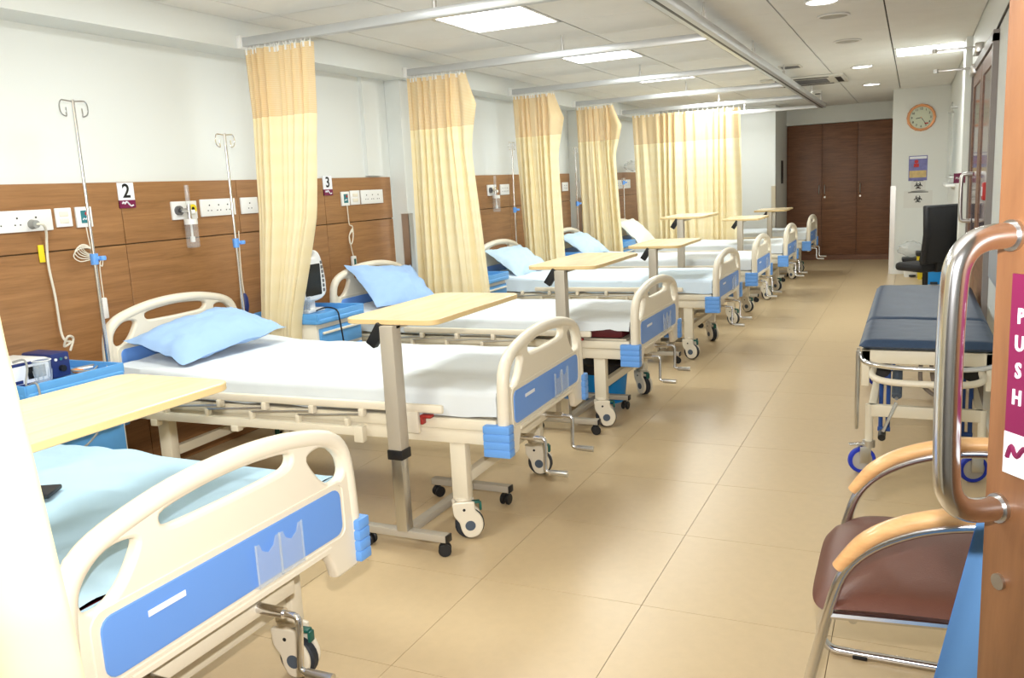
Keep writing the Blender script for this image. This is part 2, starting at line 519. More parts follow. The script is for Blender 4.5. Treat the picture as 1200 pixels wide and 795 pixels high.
for n, (x, y, lit) in enumerate([(-0.53, 5.635, 1), (-0.50, 9.38, 1), (-0.50, 11.41, 1), (-0.51, 6.213, 0), (-0.508, 7.464, 0)]):
    t = thing('downlight' if lit else 'ceiling_speaker', ('lit round downlight before the two ceiling speakers', 'lit round downlight level with the air conditioner', 'lit round downlight closest to the wardrobe recess', 'round grey ceiling speaker grille next to a lit downlight', 'round grey ceiling speaker grille standing alone in its tile')[n], 'light' if lit else 'speaker',
              (x, y, ZC), group='round downlights over the aisle' if lit else 'ceiling speakers over the aisle')
    obj('trim_ring', MB().lathe([(0.088, -0.001), (0.10, -0.001), (0.105, -0.006), (0.10, -0.012), (0.088, -0.010), (0.088, -0.001)], seg=28), white_pl, t, key='ringd')
    obj('lens' if lit else 'grille', MB().lathe([(0.0, -0.007), (0.089, -0.007), (0.089, -0.001), (0.0, -0.001)], seg=28), tube_lamp if lit else mat('speaker_cloth', (188, 186, 180), 0.8), t)
    if lit: light('downlight_lamp', 'AREA', (x, y, ZC - 0.016), DOWN_W, (1, 0.98, 0.92), shape='DISK', size=0.16)
# cassette air conditioner
t = thing('air_conditioner', 'white ceiling cassette air conditioner with dark slots', 'air conditioner', (-1.12, 10.2, ZC))
obj('panel', MB().box((0, 0, -0.012), (0.84, 0.84, 0.024), 0.008), mat('ac_white', (214, 212, 204), 0.5), t)
for q, (a, b, c, d) in enumerate(((-0.27, 0.27, -0.385, -0.325), (-0.27, 0.27, 0.325, 0.385), (-0.385, -0.325, -0.27, 0.27), (0.325, 0.385, -0.27, 0.27))):
    obj('air_slot', MB().bx(a, b, c, d, -0.028, -0.02), black, t)
for q in range(8):
    y = -0.21 + q * 0.06
    obj('intake_slat', MB().bx(-0.24, 0.24, y - 0.012, y + 0.012, -0.029, -0.022), grey_metal, t)
t = thing('ceiling_vent', 'small slotted ceiling vent near the curtain rail', 'vent', (-1.10, 8.79, ZC))
obj('frame', MB().box((0, 0, -0.005), (0.20, 0.24, 0.010), 0.003), mat('ac_white'), t)
for q in range(4):
    obj('slat', MB().bx(-0.08, 0.08, -0.09 + q * 0.05, -0.06 + q * 0.05, -0.013, -0.009), grey_metal, t)
t = thing('smoke_detector', 'small round smoke detector hanging below the ceiling', 'smoke detector', (-1.13, 11.66, ZC))
obj('body', MB().lathe([(0, -0.04), (0.03, -0.04), (0.05, -0.02), (0.05, 0), (0, 0)], seg=20), white_pl, t)
obj('sensor_ring', MB().lathe([(0.022, -0.045), (0.034, -0.045), (0.034, -0.036), (0.022, -0.036)], seg=20), black, t)

# ================================================================== curtain rails and curtains
RAILY = [0.75, 3.93, 5.67, 7.52, 9.20, 10.89, 12.64]
rail_lab = {0.75: 'white curtain rail over the cream curtain at the entrance end', 3.93: 'white curtain rail between the bays marked 2 and 3',
            5.67: 'white curtain rail above the pillar beyond bay 3', 7.52: 'white curtain rail over the third bunched curtain',
            9.20: 'white curtain rail over the fourth bunched curtain', 10.89: 'white curtain rail carrying the fully drawn curtain',
            12.64: 'white curtain rail with no curtain over the last bed'}
for y in RAILY:
    t = thing('curtain_rail', rail_lab[y], 'curtain rail', (0, y, 2.255), group='curtain rails across the bays')
    obj('track', MB().bx(-3.46, -1.215, -0.024, 0.024, 0, 0.048, 0.004), alu, t, key='crail')
    obj('end_bracket', MB().bx(-3.46, -3.43, -0.04, 0.04, -0.012, 0.06, 0.004), white_pl, t, key='crailb')
    for x in (-2.2,):
        obj('hanger_rod', MB().cyl((x, 0, 0.046), (x, 0, ZC - 2.255), 0.007, seg=8).cyl((x, 0, 0.046), (x, 0, 0.085), 0.012, seg=8), steel, t, key='crailr')
t = thing('curtain_rail', 'long grey curtain rail running down the ward over the bed feet', 'curtain rail', (-1.165, 0, 2.255))
obj('track', MB().bx(-0.045, 0.045, 0.3, 12.68, 0.0, 0.055, 0.004), alu, t)
obj('groove', MB().bx(-0.008, 0.008, 0.3, 12.68, -0.002, 0.002), black, t)
for y in (1.6, 3.4, 5.2, 6.9, 8.6, 11.0, 12.1):
    obj('hanger_rod', MB().cyl((0.03, y, 0.05), (0.03, y, ZC - 2.255), 0.007, seg=8).cyl((0.03, y, 0.05), (0.03, y, 0.09), 0.012, seg=8), steel, t)


def lerp_key(keys, z):
    # keys: list of (z, a, b) with z falling
    if z >= keys[0][0]: return keys[0][1:]
    for (z0, a0, b0), (z1, a1, b1) in zip(keys[:-1], keys[1:]):
        if z <= z0 and z >= z1:
            f = (z0 - z) / (z0 - z1)
            return a0 + (a1 - a0) * f, b0 + (b1 - b0) * f
    return keys[-1][1:]


def curtain(label, y, keys, nf, amp, zs=1.86, z0=0.28, seed=0, hookn=20, flap=0.0):
    rnd = random.Random(seed)
    t = thing('curtain', label, 'curtain', (0, y, 0), group='cream cubicle curtains')
    ph = [rnd.uniform(0, 6.28) for _ in range(6)]
    zt = keys[0][0]

    def fn(za, zb):
        def g(s, v):
            z = za + (zb - za) * v
            a, b = lerp_key(keys, z)
            drop = (zt - z) / zt
            s2 = s + 0.026 * math.sin(2 * PI * 2.3 * s + ph[0] + 1.3 * drop) + 0.015 * math.sin(2 * PI * 4.1 * s + ph[1] + drop)
            A = amp * (0.55 + 0.45 * min(1, drop * 2.2)) * (0.75 + 0.35 * math.sin(2 * PI * 1.7 * s + ph[2]))
            yy = A * math.sin(2 * PI * nf * s2 + ph[3] + 0.7 * drop * math.sin(5 * s + ph[4]))
            yy += 0.35 * A * math.sin(2 * PI * nf * 2.1 * s2 + ph[5] + 2.0 * drop)
            x = a + (b - a) * s + 0.3 * A * math.cos(2 * PI * nf * s2 + ph[3])
            if flap:
                q = max(0.0, (s - 0.72) / 0.28); zz = max(0.0, 1 - abs(z - 2.0) / (0.22 if z > 2.0 else 0.32))
                x += flap * q * q * zz; yy -= 0.10 * q * zz
            return (x, yy, z)
        return g
    nu = int(nf * 20)
    obj('net_top', MB().grid(nu, 8, fn(zt, zs)), cur_net, t, ang=80)
    obj('cloth', MB().grid(nu, 22, fn(zs, z0)), cur_body, t, ang=80)
    hb = MB(); g = fn(zt, zs)
    for q in range(hookn):
        p = Vector(g((q + 0.5) / hookn, 0)); p.z = zt
        hb.tube([(p.x, p.y, zt - 0.025), (p.x + 0.004, p.y * 0.6, zt + 0.004), (p.x, 0, 2.254 + 0.004)], 0.0028, 5)
        hb.box((p.x, p.y, zt - 0.012), (0.012, 0.006, 0.03), 0.001, seg=1)
    tag(obj('hooks', hb, white_pl, t), kind='stuff')
    return t


curtain('cream curtain at the entrance end, drawn past the foot of the blue-sheeted bed', 0.75,
        [(2.235, -2.9, -1.21), (1.23, -2.9, -1.18), (0.75, -2.9, -1.12), (0.28, -2.9, -1.09)], 13, 0.045, seed=3, hookn=24)
curtain('bunched cream curtain hanging between the bays marked 2 and 3', 3.93,
        [(2.235, -3.43, -2.975), (1.87, -3.42, -3.0), (1.3, -3.44, -3.07), (0.7, -3.50, -3.25), (0.28, -3.52, -3.30)], 7.5, 0.045, seed=5)
curtain('bunched cream curtain hanging in front of the pillar after bay 3', 5.67,
        [(2.235, -3.44, -2.96), (1.8, -3.44, -2.96), (0.7, -3.46, -2.87), (0.28, -3.46, -2.85)], 7.5, 0.05, seed=8, flap=0.12)
curtain('bunched cream curtain with an IV pole standing before it, third along the beds', 7.52,
        [(2.235, -3.43, -3.02), (1.75, -3.42, -3.01), (0.7, -3.38, -2.98), (0.28, -3.38, -2.97)], 7, 0.05, seed=11, flap=0.12)
curtain('bunched cream curtain with a steel pole at its edge, fourth along the beds', 9.20,
        [(2.235, -3.44, -3.01), (1.75, -3.43, -3.0), (0.7, -3.41, -2.93), (0.28, -3.4, -2.91)], 7, 0.05, seed=14, flap=0.12)
curtain('wide cream curtain drawn across in front of the last bed', 10.89,
        [(2.225, -3.30, -1.94), (1.2, -3.26, -1.94), (0.28, -3.22, -1.94)], 12, 0.05, seed=21, hookn=22)


# ================================================================== hospital beds
def board_plate():
    mb = MB()
    half = [(0.0, 0.455), (0.27, 0.455), (0.315, 0.445), (0.335, 0.41), (0.345, 0.372), (0.36, 0.366), (0.445, 0.366), (0.462, 0.38),
            (0.466, 0.45), (0.466, 0.58), (0.46, 0.66), (0.447, 0.715), (0.42, 0.755), (0.37, 0.782), (0.28, 0.806), (0.15, 0.826), (0.0, 0.832)]
    outer = half + [(-x, z) for x, z in half[-2:0:-1]]
    loop = [(0.272, 0.738), (0.32, 0.748), (0.365, 0.735), (0.402, 0.703), (0.416, 0.665), (0.402, 0.640), (0.362, 0.637), (0.322, 0.660), (0.288, 0.70)]
    h1 = [tuple(p[:2]) for p in catmull([(x, z, 0) for x, z in loop], 4, True)]
    h2 = [(-x, z) for x, z in h1][::-1]
    c = [(0.195, 0.772), (0.10, 0.784), (0.0, 0.788), (-0.10, 0.784), (-0.195, 0.772), (-0.21, 0.755), (-0.195, 0.738), (-0.15, 0.732),
         (0.0, 0.730), (0.15, 0.732), (0.195, 0.738), (0.21, 0.755)]
    h3 = [tuple(p[:2]) for p in catmull([(x, z, 0) for x, z in c], 3, True)]
    mb.plate(outer, [h1, h2, h3], 0.034, 0.010, M_X)
    rim = [(0.455, 0.40), (0.447, 0.58), (0.44, 0.66), (0.427, 0.708), (0.40, 0.74), (0.355, 0.764), (0.27, 0.786), (0.15, 0.805), (0, 0.812)]
    rim = rim + [(-x, z) for x, z in rim[-2::-1]]
    mb.tube([(0.0, y, z) for y, z in catmull_2(rim)], 0.0245, 12)
    # moulded ridges round the inlay
    mb.tube([(0.014, y, z) for y, z in rect(-0.402, 0.402, 0.476, 0.632, 0.03)], 0.007, 6, closed=True)
    mb.tube([(0.012, y, z) for y, z in [(-0.33, 0.462), (0.33, 0.462)]], 0.012, 6)
    mb.tube([(-0.012, y, z) for y, z in [(-0.33, 0.462), (0.33, 0.462)]], 0.012, 6)
    return mb


def catmull_2(pts):
    return [(p.x, p.y) for p in catmull([(a, b, 0) for a, b in pts], 3)]


def chart_holder():
    mb = MB()
    for a in (0, 1):
        o = -0.0 + a * 0.085
        prof = [(o, 0.492), (o + 0.083, 0.492), (o + 0.083, 0.598), (o + 0.070, 0.598), (o + 0.062, 0.578), (o + 0.042, 0.567),
                (o + 0.022, 0.578), (o + 0.013, 0.598), (o, 0.598)]
        mb.plate(prof, [], 0.003, 0.0008, TR(0.036, 0, 0) @ M_X, 0)
        mb.tube([(0.037, o, 0.492), (0.037, o, 0.60)], 0.003, 6)
        mb.tube([(0.037, o + 0.083, 0.492), (0.037, o + 0.083, 0.60)], 0.003, 6)
    mb.bx(0.02, 0.038, 0.0, 0.17, 0.489, 0.493)
    return mb


def bumper(side):
    mb = MB()
    for q in range(4):
        z = 0.388 + q * 0.031
        mb.box((0, 0, z + 0.0135), (0.112, 0.052, 0.0315), 0.005)
    mb.box((-0.001, 0, 0.448), (0.106, 0.047, 0.118), 0.006)
    return mb


def caster_body():
    mb = MB()
    mb.lathe([(0, 0.178), (0.036, 0.178), (0.038, 0.168), (0.032, 0.160), (0, 0.160)], seg=20)
    prof = [(-0.040, 0.162), (0.036, 0.162), (0.044, 0.148), (0.046, 0.126), (0.062, 0.106), (0.074, 0.078), (0.072, 0.045), (0.054, 0.018),
            (0.026, 0.009), (0.002, 0.016), (-0.014, 0.042), (-0.022, 0.075), (-0.042, 0.105), (-0.046, 0.138)]
    pr = [tuple(p[:2]) for p in catmull([(x, z, 0) for x, z in prof], 3, True)]
    for s in (-1, 1):
        mb.plate(pr, [], 0.016, 0.006, TR(0, s * 0.027, 0) @ M_NY, 1)
    mb.box((-0.004, 0, 0.140), (0.062, 0.05, 0.036), 0.008)
    return mb


def wheel_mesh(r, wd, o):
    return MB().lathe([(r * 0.3, -wd / 2), (r * 0.86, -wd / 2), (r, -wd * 0.3), (r, wd * 0.3), (r * 0.86, wd / 2), (r * 0.3, wd / 2), (r * 0.3, -wd / 2)], o, 'Y', 22)


LX_FOOT, LX_HEAD, LEGU = 0.80, -0.745, 0.405


def side_rail(s):
    u = s * 0.478
    top = MB().bx(-0.47, 0.775, u - 0.012, u + 0.012, 0.541, 0.576, 0.009)
    top.bx(0.60, 0.665, u - 0.012, u + 0.012, 0.455, 0.545, 0.006)
    low = MB().bx(-0.78, 0.395, u - 0.016, u + 0.012, 0.428, 0.466, 0.005)
    low.bx(0.36, 0.405, u - 0.02, u + 0.016, 0.40, 0.47, 0.006).bx(-0.28, -0.24, u - 0.02, u + 0.016, 0.405, 0.432, 0.004)
    low.bx(-0.75, -0.71, u - 0.02, u + 0.016, 0.40, 0.432, 0.004)
    return top, low


def bed(x, y, rz, label, castseed):
    t = thing('hospital_bed', label, 'hospital bed', (x, y, 0), rz, group='hospital beds along the left wall')
    for nm, px, dz in (('footboard', 1.02, 0.0), ('headboard', -1.02, 0.112)):
        b = obj(nm, board_plate, cream, t, (px, 0, dz), key='board')
        obj('inlay', lambda: MB().plate(rect(-0.385, 0.385, 0.488, 0.618, 0.028), [], 0.006, 0.002, TR(0.018, 0, 0) @ M_X, 1), blue_dk, b, key='inlay')
        if nm == 'footboard':
            obj('name_strip', lambda: MB().box((0.0225, -0.225, 0.578), (0.002, 0.10, 0.013)), print_white, b, key='namestrip')
            tag(obj('chart_holder', chart_holder, clear, b, (0, 0.03, 0), key='chart'), 'clear plastic double chart pocket')
    for px in (1.0, -1.0):
        for s in (-1, 1):
            obj('corner_bumper', lambda: bumper(s), blue, t, (px, s * 0.462, -0.006), key=('bump', s))
    # frame
    fr = MB()
    for s in (-1, 1):
        fr.bx(-0.99, 0.99, s * 0.435 - 0.022, s * 0.435 + 0.022, 0.474, 0.518, 0.005)
        fr.bx(-0.97, 0.97, s * 0.425 - 0.018, s * 0.425 + 0.018, 0.412, 0.472, 0.005)
    fr.bx(0.95, 0.99, -0.42, 0.42, 0.45, 0.515).bx(-0.99, -0.95, -0.42, 0.42, 0.45, 0.515)
    fr.bx(0.30, 0.34, -0.42, 0.42, 0.42, 0.47).bx(-0.34, -0.30, -0.42, 0.42, 0.42, 0.47)
    obj('frame', lambda: fr, cream_metal, t, key='bedframe')
    obj('mattress_deck', lambda: MB().bx(-0.96, 0.96, -0.415, 0.415, 0.50, 0.524), cream_metal, t, key='deck')
    for lx in (LX_FOOT, LX_HEAD):
        for s in (-1, 1):
            obj('leg', lambda: MB().box((0, 0, 0.293), (0.07, 0.05, 0.245), 0.005), cream_metal, t, (lx, s * LEGU, 0), key='leg')
    for lx in (LX_FOOT - 0.0, LX_HEAD):
        obj('cross_beam', lambda: MB().box((0, 0, 0.245), (0.035, 2 * LEGU - 0.05, 0.045), 0.004), cream_metal, t, (lx, 0, 0), key='xbeam')
    for q, (lx, s) in enumerate(((LX_FOOT, -1), (LX_FOOT, 1), (LX_HEAD, -1), (LX_HEAD, 1))):
        a = random.Random(castseed * 10 + q).uniform(-0.9, 0.5) if castseed else (0.5, 0.1, 0.4, -1.2)[q]
        c = obj('caster', caster_body, cream, t, (lx, s * LEGU, 0), (0, 0, a), key='castb')
        obj('wheel', lambda: wheel_mesh(0.060, 0.036, (0.020, 0, 0.060)), rubber, c, key='castw')
        obj('hub_cap', lambda: MB().cyl((0.022, -0.0365, 0.062), (0.022, 0.0365, 0.062), 0.021, seg=18), hubgrey, c, key='casth')
        obj('axle_bolt', lambda: MB().cyl((0.0, -0.036, 0.13), (0.0, 0.036, 0.13), 0.006, seg=10), black, c, key='castx')
        tag(obj('brake_pedal', lambda: MB().box((0.050, 0, 0.150), (0.034, 0.026, 0.010), 0.004).box((0.068, 0, 0.132), (0.010, 0.026, 0.034), 0.004), green_pl, c, key='castp'), 'dark green brake pedal')
    # folded side rails
    for s in (-1, 1):
        tp, lw = side_rail(s)
        r = obj('side_rail', lambda: tp, cream, t, key=('srt', s))
        obj('lower_bar', lambda: lw, cream_metal, r, key=('srl', s))
        u = s * 0.478
        for q in range(5):
            bx_ = 0.40 - 0.2465 * q
            obj('bracket', lambda: MB().box((0, 0, 0.527), (0.026, 0.032, 0.036), 0.006), cream, r, (bx_, u, 0), key='brk')
            obj('post_bracket', lambda: MB().box((0, 0, 0.480), (0.020, 0.028, 0.04), 0.005), cream_metal, r, (bx_ - 0.075 if q < 5 else 0, u, 0), key='pbrk')
            obj('rod', lambda: MB().tube([(0, s * 0.004, 0.517), (-0.32, s * 0.006, 0.497)], 0.0055, 8), steel, r, (bx_, u, 0), key=('rod', s))
        tag(obj('lock_lever', lambda: MB().box((0.70, u, 0.528), (0.05, 0.03, 0.012), 0.003).box((0.682, u, 0.51), (0.012, 0.03, 0.03), 0.003), redbrown, r, key=('lever', s)), 'dark red locking lever')
    # winding cranks under the footboard
    for u in (-0.24, 0.10):
        c = obj('crank', lambda: MB().tube(chaikin([(0.86, 0, 0.395), (1.085, 0, 0.395), (1.10, 0, 0.39), (1.105, 0, 0.37), (1.105, -0.012, 0.275), (1.107, -0.014, 0.26), (1.12, -0.014, 0.255), (1.13, -0.014, 0.255)], 1), 0.0085, 10)
                .cyl((0.96, 0, 0.395), (1.06, 0, 0.395), 0.014, seg=14), chrome, t, (0, u, 0), key='crank')
        obj('crank_handle', lambda: MB().cyl((1.125, -0.014, 0.255), (1.20, -0.012, 0.253), 0.0120, 0.013, 14), steel, c, key='crankh')
    obj('crank_housing', lambda: MB().bx(0.90, 0.98, -0.24, 0.24, 0.37, 0.425, 0.006), cream_metal, t, key='ckhouse')
    return t


def nz(x, y, z=0.0): return noise.noise(Vector((x, y, z)))


def bedding(x, y, rz, m, seed, mlabel, slabel, lift=False, wr=0.006):
    mt = obj('mattress', lambda: MB().bx(-0.955, 0.940, -0.415, 0.415, 0.526, 0.598, 0.02), maroon, None, (x, y, 0), (0, 0, rz), key='mattress')
    tag(mt, mlabel, 'mattress', 'maroon mattresses under the sheets')
    W, H = 0.442, 0.634
    Lh, Lf = -0.965, 0.992

    def fn(a, b):
        # a: along width cross-section, b: along the length
        xx = Lh + (Lf - Lh) * b
        side = 0.10
        tot = 2 * side + 2 * W
        d = a * tot
        n1 = nz(xx * 3 + seed, a * 6, seed) + 0.5 * nz(xx * 9, a * 14 + seed, 1)
        if d < side:
            f = 1 - d / side; u = -W - 0.004 - 0.012 * f * (0.5 + nz(xx * 12 + seed, 3)); z = H - 0.008 - f * (0.098 + 0.012 * nz(xx * 7, seed))
            if lift and xx > 0.35:
                k2 = min(1, (xx - 0.35) / 0.5); z += f * 0.055 * k2 + 0.01 * nz(xx * 20, 2) * k2; u -= 0.012 * f * k2
        elif d > tot - side:
            f = (d - (tot - side)) / side; u = W + 0.004 + 0.012 * f * (0.5 + nz(xx * 12, seed)); z = H - 0.008 - f * (0.098 + 0.012 * nz(xx * 7, seed + 4))
        else:
            u = -W + (d - side); e = min(d - side, tot - side - d)
            rr = 0.03
            z = H + wr * n1 - (0.008 * (1 - e / rr) ** 2 if e < rr else 0)
            z += wr * 0.9 * (abs(nz(xx * 5 + u * 3, u * 7 - xx * 2, seed + 9)) ** 0.7 - 0.3)
        if xx < -0.25: z += 0.04 * min(1, (-0.25 - xx) / 0.7) ** 1.3 * (1 if z > H - 0.05 else 0.3)
        return (xx, u, z)
    mb = MB().grid(56, 90, fn)
    # hanging foot and head flaps

    def flap(xe, sgn, hh):
        def g(a, b):
            u = (-W + 2 * W * a) * (1 + 0.035 * min(1, b * 4))
            return (xe + sgn * (0.001 + 0.003 * b + 0.006 * b * nz(u * 12, seed + sgn)), u, H + wr * 0.3 - hh * b - (0.006 if b == 0 else 0))
        return g
    mb.grid(30, 4, flap(Lf, 1, 0.12))
    sh = obj('bed_sheet', mb, m, None, (x, y, 0), (0, 0, rz), ang=70)
    tag(sh, slabel, 'bed sheet', 'bed sheets on the ward beds')
    return sh


def pillow(loc, rot, m, label, a=0.32, b=0.22, c=0.075, seed=0):
    mb = MB()

    def fn(sgn):
        def g(u, v):
            U, V = 2 * u - 1, 2 * v - 1
            sx = 1 - 0.07 * (1 - V * V); sy = 1 - 0.09 * (1 - U * U)
            h = (max(0, 1 - abs(U) ** 2.6) ** 0.62) * (max(0, 1 - abs(V) ** 2.6) ** 0.62)
            wv = 0.006 * nz(U * 4 + seed, V * 4, sgn) + 0.004 * nz(U * 10, V * 9 + seed, sgn)
            k = 1.0 if sgn > 0 else 0.55
            e = 0.012 * nz(U * 3 + seed, V * 3, 5)
            return (U * a * sx, V * b * sy, sgn * h * c * k + (wv if h > 0.05 else 0) * 1.5 + e)
        return g
    mb.grid(34, 26, fn(1)); mb.grid(34, 26, fn(-1), True)
    o = obj('pillow', mb, m, None, loc, rot, ang=75)
    return tag(o, label, 'pillow', 'pillows at the bed heads')


BX = [-2.44, -2.44, -2.41, -2.37, -2.355, -2.30, -2.27]
BEDS = [  # y, rz, sheet, labels
    (1.415, 0.0, sheet_blue, 'cream hospital bed nearest the entrance, made up with a light blue sheet',
     'light blue rumpled sheet on the bed nearest the entrance'),
    (3.26, 0.035, sheet_white, 'cream hospital bed under the wall plate numbered 2, between two IV poles', 'white sheet on the bed under the plate numbered 2'),
    (4.97, 0.0, sheet_white, 'cream hospital bed with maroon mattress peeping out, under plate 3', 'white sheet on the bed under the plate numbered 3, its corner pulled up'),
    (6.95, 0.0, sheet_pale, 'cream hospital bed made up in pale blue beyond the first pillar', 'pale blue sheet on the bed beyond the first pillar'),
    (8.60, 0.0, sheet_white, 'cream hospital bed between the third and fourth bunched curtains', 'white sheet on the bed between the third and fourth bunched curtains'),
    (10.33, 0.0, sheet_white, 'cream hospital bed just before the fully drawn curtain', 'white sheet on the bed just before the fully drawn curtain'),
    (12.35, 0.0, sheet_white, 'cream hospital bed behind the drawn curtain, beside the wardrobe', 'white sheet on the bed behind the drawn curtain')]
mlabs = ['maroon mattress under the light blue sheet nearest the entrance', 'maroon mattress under the smooth white sheet between two IV poles', 'maroon mattress showing at the lifted sheet corner of bed 3',
         'maroon mattress under the pale blue sheet', 'maroon mattress on the bed between the third and fourth curtains', 'maroon mattress on the bed before the drawn curtain',
         'maroon mattress on the bed behind the drawn curtain']
for k, (by, rz, sm, bl, sl) in enumerate(BEDS):
    bed(BX[k], by, rz, bl, k if k != 1 else 0)
    bedding(BX[k], by, rz, sm, 3.7 * k + 1, mlabs[k], sl, lift=(k == 2), wr=0.014 if k == 0 else 0.008)

pillow((-3.215, 3.20, 0.752), (0.26, -0.09, 1.52), pillow_blue, 'sky blue pillow lying on the bed under plate 2', 0.35, 0.20, 0.085, 1)
pillow((-3.235, 4.97, 0.78), (0.75, 0.1, 1.42), pillow_blue, 'sky blue pillow propped against the headboard under plate 3', 0.34, 0.2, 0.065, 2)
pillow((-3.185, 6.93, 0.76), (0.6, 0.0, 1.5), pillow_pale, 'pale blue pillow propped on the pale blue bed', 0.33, 0.2, 0.07, 3)
pillow((-3.17, 8.60, 0.77), (0.6, 0.0, 1.55), pillow_pale, 'pale blue pillow on the bed between the third and fourth bunched curtains', 0.33, 0.2, 0.07, 4)
pillow((-3.13, 10.35, 0.79), (0.75, 0.0, 1.55), pillow_white, 'white pillow propped up on the bed before the drawn curtain', 0.33, 0.21, 0.07, 5)

# ================================================================== overbed tables
def overbed(x, y, label, z=0.935, length=0.75):
    t = thing('overbed_table', label, 'overbed table', (x, y, 0), 0.0, group='overbed tables standing at the beds')
    # local: near foot at y = 0, top reaches +y
    obj('table_top', MB().plate(rect(-0.205, 0.205, -0.02, length, 0.05, 6), [], 0.022, 0.003, TR(0, 0, z - 0.011), 1), wood_table, t)
    obj('edge_band', MB().plate(rect(-0.2065, 0.2065, -0.0215, length + 0.0015, 0.0515, 6), [rect(-0.2, 0.2, -0.015, length - 0.005, 0.045, 6)], 0.018, 0.001, TR(0, 0, z - 0.011), 0), table_edge, t)
    obj('top_bracket', MB().bx(-0.03, 0.03, -0.01, 0.36, z - 0.040, z - 0.022, 0.003), taupe, t)
    obj('column', MB().bx(-0.030, 0.030, -0.038, 0.022, 0.42, z - 0.024, 0.004), taupe, t)
    obj('collar', MB().bx(-0.034, 0.034, -0.042, 0.026, 0.385, 0.425, 0.004), black, t)
    obj('inner_column', MB().bx(-0.024, 0.024, -0.032, 0.016, 0.09, 0.40, 0.003), steel, t)
    tag(obj('height_lever', MB().box((-0.052, -0.02, z - 0.062), (0.042, 0.034, 0.095), 0.004, Matrix.Rotation(0.6, 4, 'Y')), black, t), 'black height lever')
    for yy in (0.0, 0.57):
        f = obj('foot_bar', lambda: MB().bx(-0.205, 0.19, -0.02, 0.02, 0.062, 0.092, 0.003), taupe, t, (0, yy - 0.005, 0), key='tfoot')
        obj('end_cap', lambda: MB().bx(0.19, 0.198, -0.02, 0.02, 0.062, 0.092, 0.002), black, f, key='tfcap')
    obj('spine_bar', MB().bx(-0.02, 0.02, 0.015, 0.545, 0.062, 0.092, 0.003), taupe, t)
    for q, (xx, yy) in enumerate(((-0.185, 0.0), (0.165, 0.0), (-0.185, 0.565), (0.165, 0.565))):
        c = obj('caster', lambda: MB().cyl((0, 0, 0.045), (0, 0, 0.066), 0.008, seg=10).box((0, 0, 0.045), (0.022, 0.012, 0.03), 0.003), black, t, (xx, yy, 0), (0, 0, 0.5 * q), key='tcast')
        for s in (-1, 1):
            obj('wheel', lambda: MB().lathe([(0, -0.007), (0.022, -0.007), (0.0255, -0.004), (0.0255, 0.004), (0.022, 0.007), (0, 0.007)], (0.006, s * 0.014, 0.0255), 'Y', 18), black, c, key=('tw', s))
    return t


TZ = 0.935
overbed(-1.83, 0.875, 'overbed table over the light blue bed nearest the entrance', 0.935, 0.81)
overbed(-1.79, 2.70, 'overbed table straddling the bed between two IV poles')
overbed(-1.765, 4.40, 'overbed table straddling the bed with the maroon mattress corner', 0.96, 0.82)
overbed(-1.79, 6.36, 'overbed table over the pale blue bed', 0.91)
overbed(-1.97, 7.96, 'tall overbed table standing between the pale blue bed and the next', 1.05)
overbed(-1.74, 9.72, 'overbed table over the bed just before the drawn curtain', 0.93)
overbed(-1.70, 11.6, 'overbed table at the bed behind the drawn curtain', 0.94)


# ================================================================== bedside lockers
def locker(y, label, x=-3.385):
    t = thing('bedside_locker', label, 'bedside locker', (x, y, 0), 0, group='blue bedside lockers between the beds')
    obj('body', lambda: MB().bx(-0.22, 0.215, -0.225, 0.225, 0.06, 0.665, 0.008), ivory, t, key='lkb')
    tp = MB().plate(rect(-0.245, 0.25, -0.24, 0.24, 0.03), [], 0.03, 0.006, TR(0, 0, 0.68), 2)
    for a, b, c, d in ((-0.245, -0.232, -0.23, 0.23), (0.232, 0.245, -0.23, 0.23), (-0.24, 0.24, -0.238, -0.226), (-0.24, 0.24, 0.226, 0.238)):
        tp.bx(a, b, c, d, 0.68, 0.728, 0.005)
    obj('top_tray', lambda: tp, locker_blue, t, key='lkt')
    dr = obj('drawer', lambda: MB().bx(0.213, 0.232, -0.205, 0.205, 0.515, 0.635, 0.006), locker_blue, t, key='lkd')
    obj('pull', lambda: MB().bx(0.23, 0.242, -0.19, 0.19, 0.60, 0.615, 0.004), ivory, dr, key='lkp')
    d = obj('door', lambda: MB().bx(0.213, 0.232, -0.205, 0.205, 0.09, 0.495, 0.006), locker_blue, t, key='lkdo')
    obj('pull', lambda: MB().bx(0.23, 0.242, -0.19, 0.19, 0.46, 0.475, 0.004), ivory, d, key='lkp2')
    for sx in (-1, 1):
        for sy in (-1, 1):
            obj('castor', lambda: MB().lathe([(0, -0.012), (0.03, -0.012), (0.03, 0.012), (0, 0.012)], (0, 0, 0.03), 'Y', 16).box((0, 0, 0.05), (0.02, 0.03, 0.024), 0.003), black, t, (sx * 0.17, sy * 0.18, 0), key='lkc')
    return t


locker(2.375, 'blue bedside locker carrying the white and navy medical unit')
locker(4.22, 'blue bedside locker carrying the patient monitor beside bed 3')
locker(6.08, 'blue bedside locker beside the pale blue bed', -3.24)
locker(7.84, 'blue bedside locker beside the bed after the third curtain', -3.24)
locker(9.52, 'blue bedside locker beside the bed before the drawn curtain', -3.2)

ZT = 0.695   # floor of the locker trays
